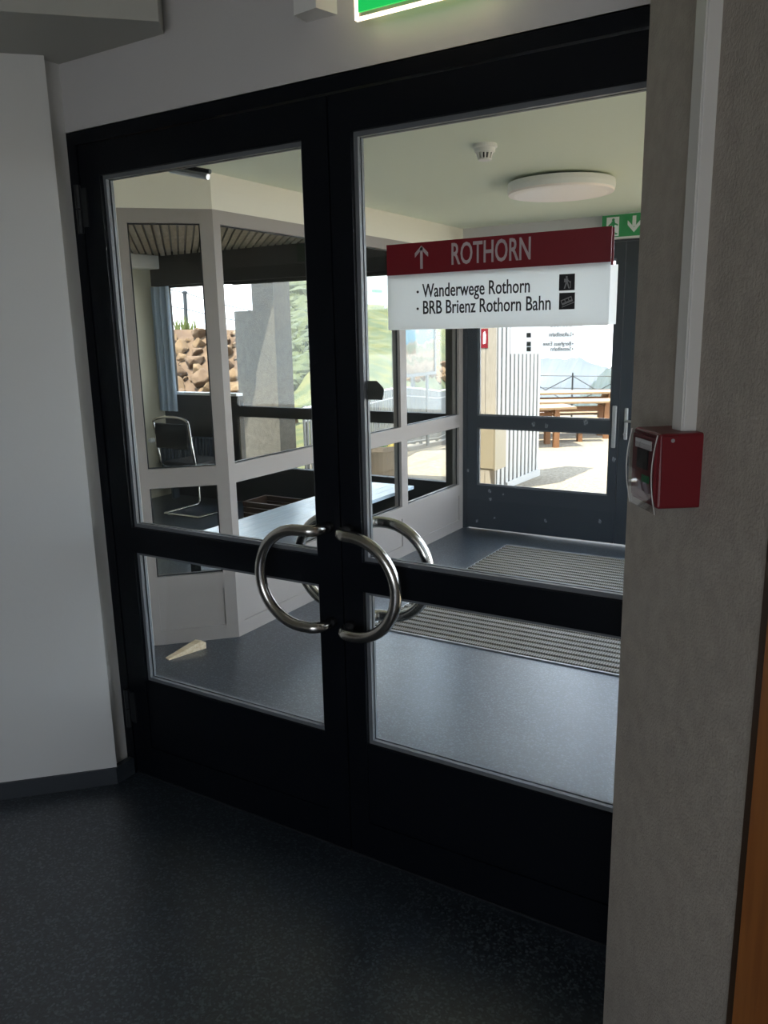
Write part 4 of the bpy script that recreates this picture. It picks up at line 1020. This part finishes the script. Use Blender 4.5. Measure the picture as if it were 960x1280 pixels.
struct(hb.build('terrain_hillside', 'grass', smooth=True), 'steep green hillside rising behind the picket fence', 'hillside')
# shrubs on the hillside
sh = MB(); R_ = random.Random(11)
proto = [blob(.22, 1, R_, 1, 1, .8, .3) for _ in range(6)]
cnt = 0
while cnt < 1500:
    d = 9 + 26 * R_.random(); a = math.radians(-40.2 + 6.5 * R_.random()); x, y = CAM.x + d * math.sin(a), CAM.y + d * math.cos(a)
    if hill(x, y) < zg(y) + .05 or FA.x - .25 - x + (y - FA.y) * (fdir.x / fdir.y) < 4.4: cnt += 1; continue
    vs, fs = proto[cnt % 6]; s_ = R_.uniform(.6, 1.6) * (.5 + d / 25)
    sh.add(vs, fs, Matrix.Translation((x, y, hill(x, y) + .05)) @ Matrix.Rotation(R_.uniform(0, 6), 4, 'Z') @ Matrix.Scale(s_, 4)); cnt += 1
tag(sh.build('shrubs', 'shrub'), 'dense dark green low shrubs covering the hillside', 'shrubs', kind='stuff')

# boulders
def boulder(R_, r):
    bm = bmesh.new()
    for _ in range(16):
        v = Vector((R_.gauss(0, 1), R_.gauss(0, 1), R_.gauss(0, 1))).normalized(); bm.verts.new(Vector((v.x, v.y * .85, v.z * .75)) * r * R_.uniform(.8, 1.1))
    bmesh.ops.convex_hull(bm, input=bm.verts[:])
    for v in [v for v in bm.verts if not v.link_faces]: bm.verts.remove(v)
    bmesh.ops.bevel(bm, geom=bm.edges[:], offset=r * .05, segments=1, affect='EDGES')
    me = bpy.data.meshes.new('boulder'); bm.to_mesh(me); bm.free(); return me
R_ = random.Random(5)
bmes = []
for k in range(12):
    me = boulder(R_, 1.0); me.materials.append(MT['rock' if k % 3 else 'rock2']); bmes.append(me)
def put_boulder(x, y, z, r, label, group, k):
    o = bpy.data.objects.new('boulder', bmes[k % 12]); COL.objects.link(o); o.location = (x, y, z); o.scale = (r, r, r)
    o.rotation_euler = (R_.uniform(-.5, .5), R_.uniform(-.5, .5), R_.uniform(0, 6.28)); tag(o, label % ('brown' if k % 12 % 3 == 0 else 'tan'), 'boulder', group)
# the heap seen through the side-room window: a bank facing the room
def bank_pt(px, t): return at_y(px, 505 - t * 93, 7.6 + t * 1.9)
e1_ = bank_pt(300, .5) - bank_pt(200, .5); e2_ = bank_pt(250, .9) - bank_pt(250, .1)
BN = e1_.cross(e2_).normalized()
if BN.z < 0: BN = -BN
k = 0; packed = []
for tier, (rmin, rmax, tries) in enumerate(((.20, .27, 160), (.15, .20, 900), (.10, .15, 2200), (.07, .10, 2600))):
    for _ in range(tries):
        r = R_.uniform(rmin, rmax); px = R_.uniform(183, 318); c_ = bank_pt(px, R_.uniform(-.15, .86 if px < 246 else .95)) + BN * r * .25
        if all((c_ - q).length > .88 * (r + rq) for q, rq in packed):
            packed.append((c_, r))
            put_boulder(c_.x, c_.y, c_.z, r, 'angular %s boulder heaped in the bank outside the side-room window', 'boulders in the rock bank', k); k += 1
bkv = []
PXS = (178, 205, 235, 265, 295, 322)
for t in (-.3, 0, .33, .66, 1.0):
    for px in PXS: bkv.append(tuple(bank_pt(px, t)))
for (dy, dz) in ((.5, -.12), (1.3, -2.4)):
    for px in PXS: q = bank_pt(px, 1.0); bkv.append((q.x, q.y + dy, q.z + dz))
nb_ = len(PXS)
bkm = MB().add(bkv, [(j * nb_ + i, j * nb_ + i + 1, (j + 1) * nb_ + i + 1, (j + 1) * nb_ + i) for j in range(6) for i in range(nb_ - 1)])
struct(bkm.build('terrain_bank', 'rock2'), 'brown earth bank under the heaped boulders', 'bank')
# rubble at the foot of the hill behind the fence
packed = []
for tries in range(1600):
    if len(packed) >= 34: break
    rv = ray(R_.uniform(496, 566), R_.uniform(459, 478)); dist = 9.0      # first point of the slope on that line of sight
    while dist < 34 and (CAM + rv * dist).z > hill((CAM + rv * dist).x, (CAM + rv * dist).y): dist += .05
    x, y = (CAM + rv * dist).x, (CAM + rv * dist).y; r = R_.uniform(.007, .013) * dist
    if dist >= 34 or x > fp((y - FA.y) / fdir.y).x - .5: continue
    c_ = Vector((x, y, hill(x, y) + .3 * r))
    if all((c_ - q).length > .85 * (r + rq) for q, rq in packed):
        packed.append((c_, r))
        put_boulder(c_.x, c_.y, c_.z, r, 'rough %s stone in the rubble row behind the picket fence', 'rubble behind the fence', len(packed))
# grass tuft on the bank
tf = MB()
for k in range(160):
    q0 = bank_pt(R_.gauss(222, 7), 1.0); dy = R_.uniform(.02, .45); bx, by, bz = q0.x, q0.y + dy, q0.z - .24 * dy - .03
    h = R_.uniform(.18, .40); a = R_.uniform(0, 6.28); l = R_.uniform(0, .12)
    tf.add([(bx - .012, by, bz), (bx + .012, by, bz), (bx + l * math.cos(a), by + l * math.sin(a), bz + h), (bx, by + .012, bz)], [(0, 1, 2), (1, 3, 2), (3, 0, 2), (0, 3, 1)])
tag(tf.build('grass', 'grass_blade'), 'yellow-green grass tuft on top of the rock bank', 'grass', kind='stuff')
# utility pole with cables
q1, q2 = at_y(231, 412, 16), at_y(231, 367, 16)
pz0 = hill(q1.x, 16) - .1
ut = thing('utility_pole', (q1.x, 16, pz0), 'thin dark utility pole behind the rock bank', 'pole')
MB().tube([(q1.x, 16, pz0), (q2.x, 16, q2.z)], .06, 10).build('pole', 'dark_metal', ut); MB().lathe([(.09, 0), (.09, .05), (.03, .09)], 10, Matrix.Translation((q2.x, 16, q2.z))).build('cap', 'dark_metal', ut)
for (pa_, pb_, pc_) in (((195, 358), (231, 366), (330, 392)), ((195, 380), (231, 386), (330, 406))):
    a, b, c_ = at_y(*pa_, 16), at_y(*pb_, 16), at_y(*pc_, 16)
    MB().tube([a, b, (b + c_) / 2 - Vector((0, 0, .05)), c_], .016, 6).build('cable', 'dark_metal', ut)

# mountains
def ridge(name, m, dist, prof, label, depth, foot=-900):
    b = MB(); R_ = random.Random(len(name)); top = []
    xs_p = [prof[0][0] + (prof[-1][0] - prof[0][0]) * i / 80 for i in range(81)]
    vs = []; rows = 14
    for px in xs_p:
        for i in range(len(prof) - 1):
            if prof[i][0] <= px <= prof[i + 1][0]:
                u = (px - prof[i][0]) / (prof[i + 1][0] - prof[i][0]); py = prof[i][1] * (1 - u) + prof[i + 1][1] * u; break
        p = at_y(px, py, dist)
        for j in range(rows):
            v = j / (rows - 1); z = p.z + (foot - p.z) * v
            y = dist - depth * v ** .8
            wob = depth * .16 * mnoise.noise((px * .05, v * 4, 1.3)) * (v ** .5)
            vs.append((p.x + wob * .3, y + wob, z + (0 if j else depth * .01 * mnoise.noise((px * .3, 0, 7)))))
    for i in range(80):
        for j in range(rows - 1): b.f.append((i * rows + j, i * rows + j + 1, (i + 1) * rows + j + 1, (i + 1) * rows + j))
    b.v = vs
    # rear slope so that the mass is solid
    o = len(b.v)
    for i in range(81): x, y, z = vs[i * rows]; b.v.append((x, y + depth, foot))
    for i in range(80): b.f.append((i * rows, (i + 1) * rows, o + i + 1, o + i))
    struct(b.build(name, m), label, 'mountain')
ridge('mountain_far', 'mountain', 5200, [(520, 470), (600, 458), (660, 450), (690, 447), (707, 449), (724, 447), (745, 456), (770, 462), (820, 452), (900, 460)], 'hazy pale blue mountain ridge beyond the terrace', 1500, -1500)
ridge('mountain_near', 'mountain_near', 2600, [(700, 505), (727, 494), (742, 478), (752, 466), (764, 458), (785, 440), (830, 415), (900, 400)], 'darker blue mountain flank rising beyond the terrace', 900, -1200)

# blue haze lying in the valley between the terrace and the mountains
hm = bpy.data.materials.new('valley_haze'); hm.use_nodes = True; t = hm.node_tree; t.nodes.clear()
vs_ = N(t, 'ShaderNodeVolumeScatter'); vs_.inputs['Color'].default_value = (0.42, 0.68, 1.0, 1); vs_.inputs['Density'].default_value = 2.0e-5
t.links.new(vs_.outputs[0], N(t, 'ShaderNodeOutputMaterial').inputs['Volume'])
MT['haze'] = hm
hz = MB().box(-7500, 4500, 90, 7500, -1600, 900).build('haze', 'haze')
tag(hz, 'thin blue haze in the valley before the mountains', 'haze', kind='stuff')
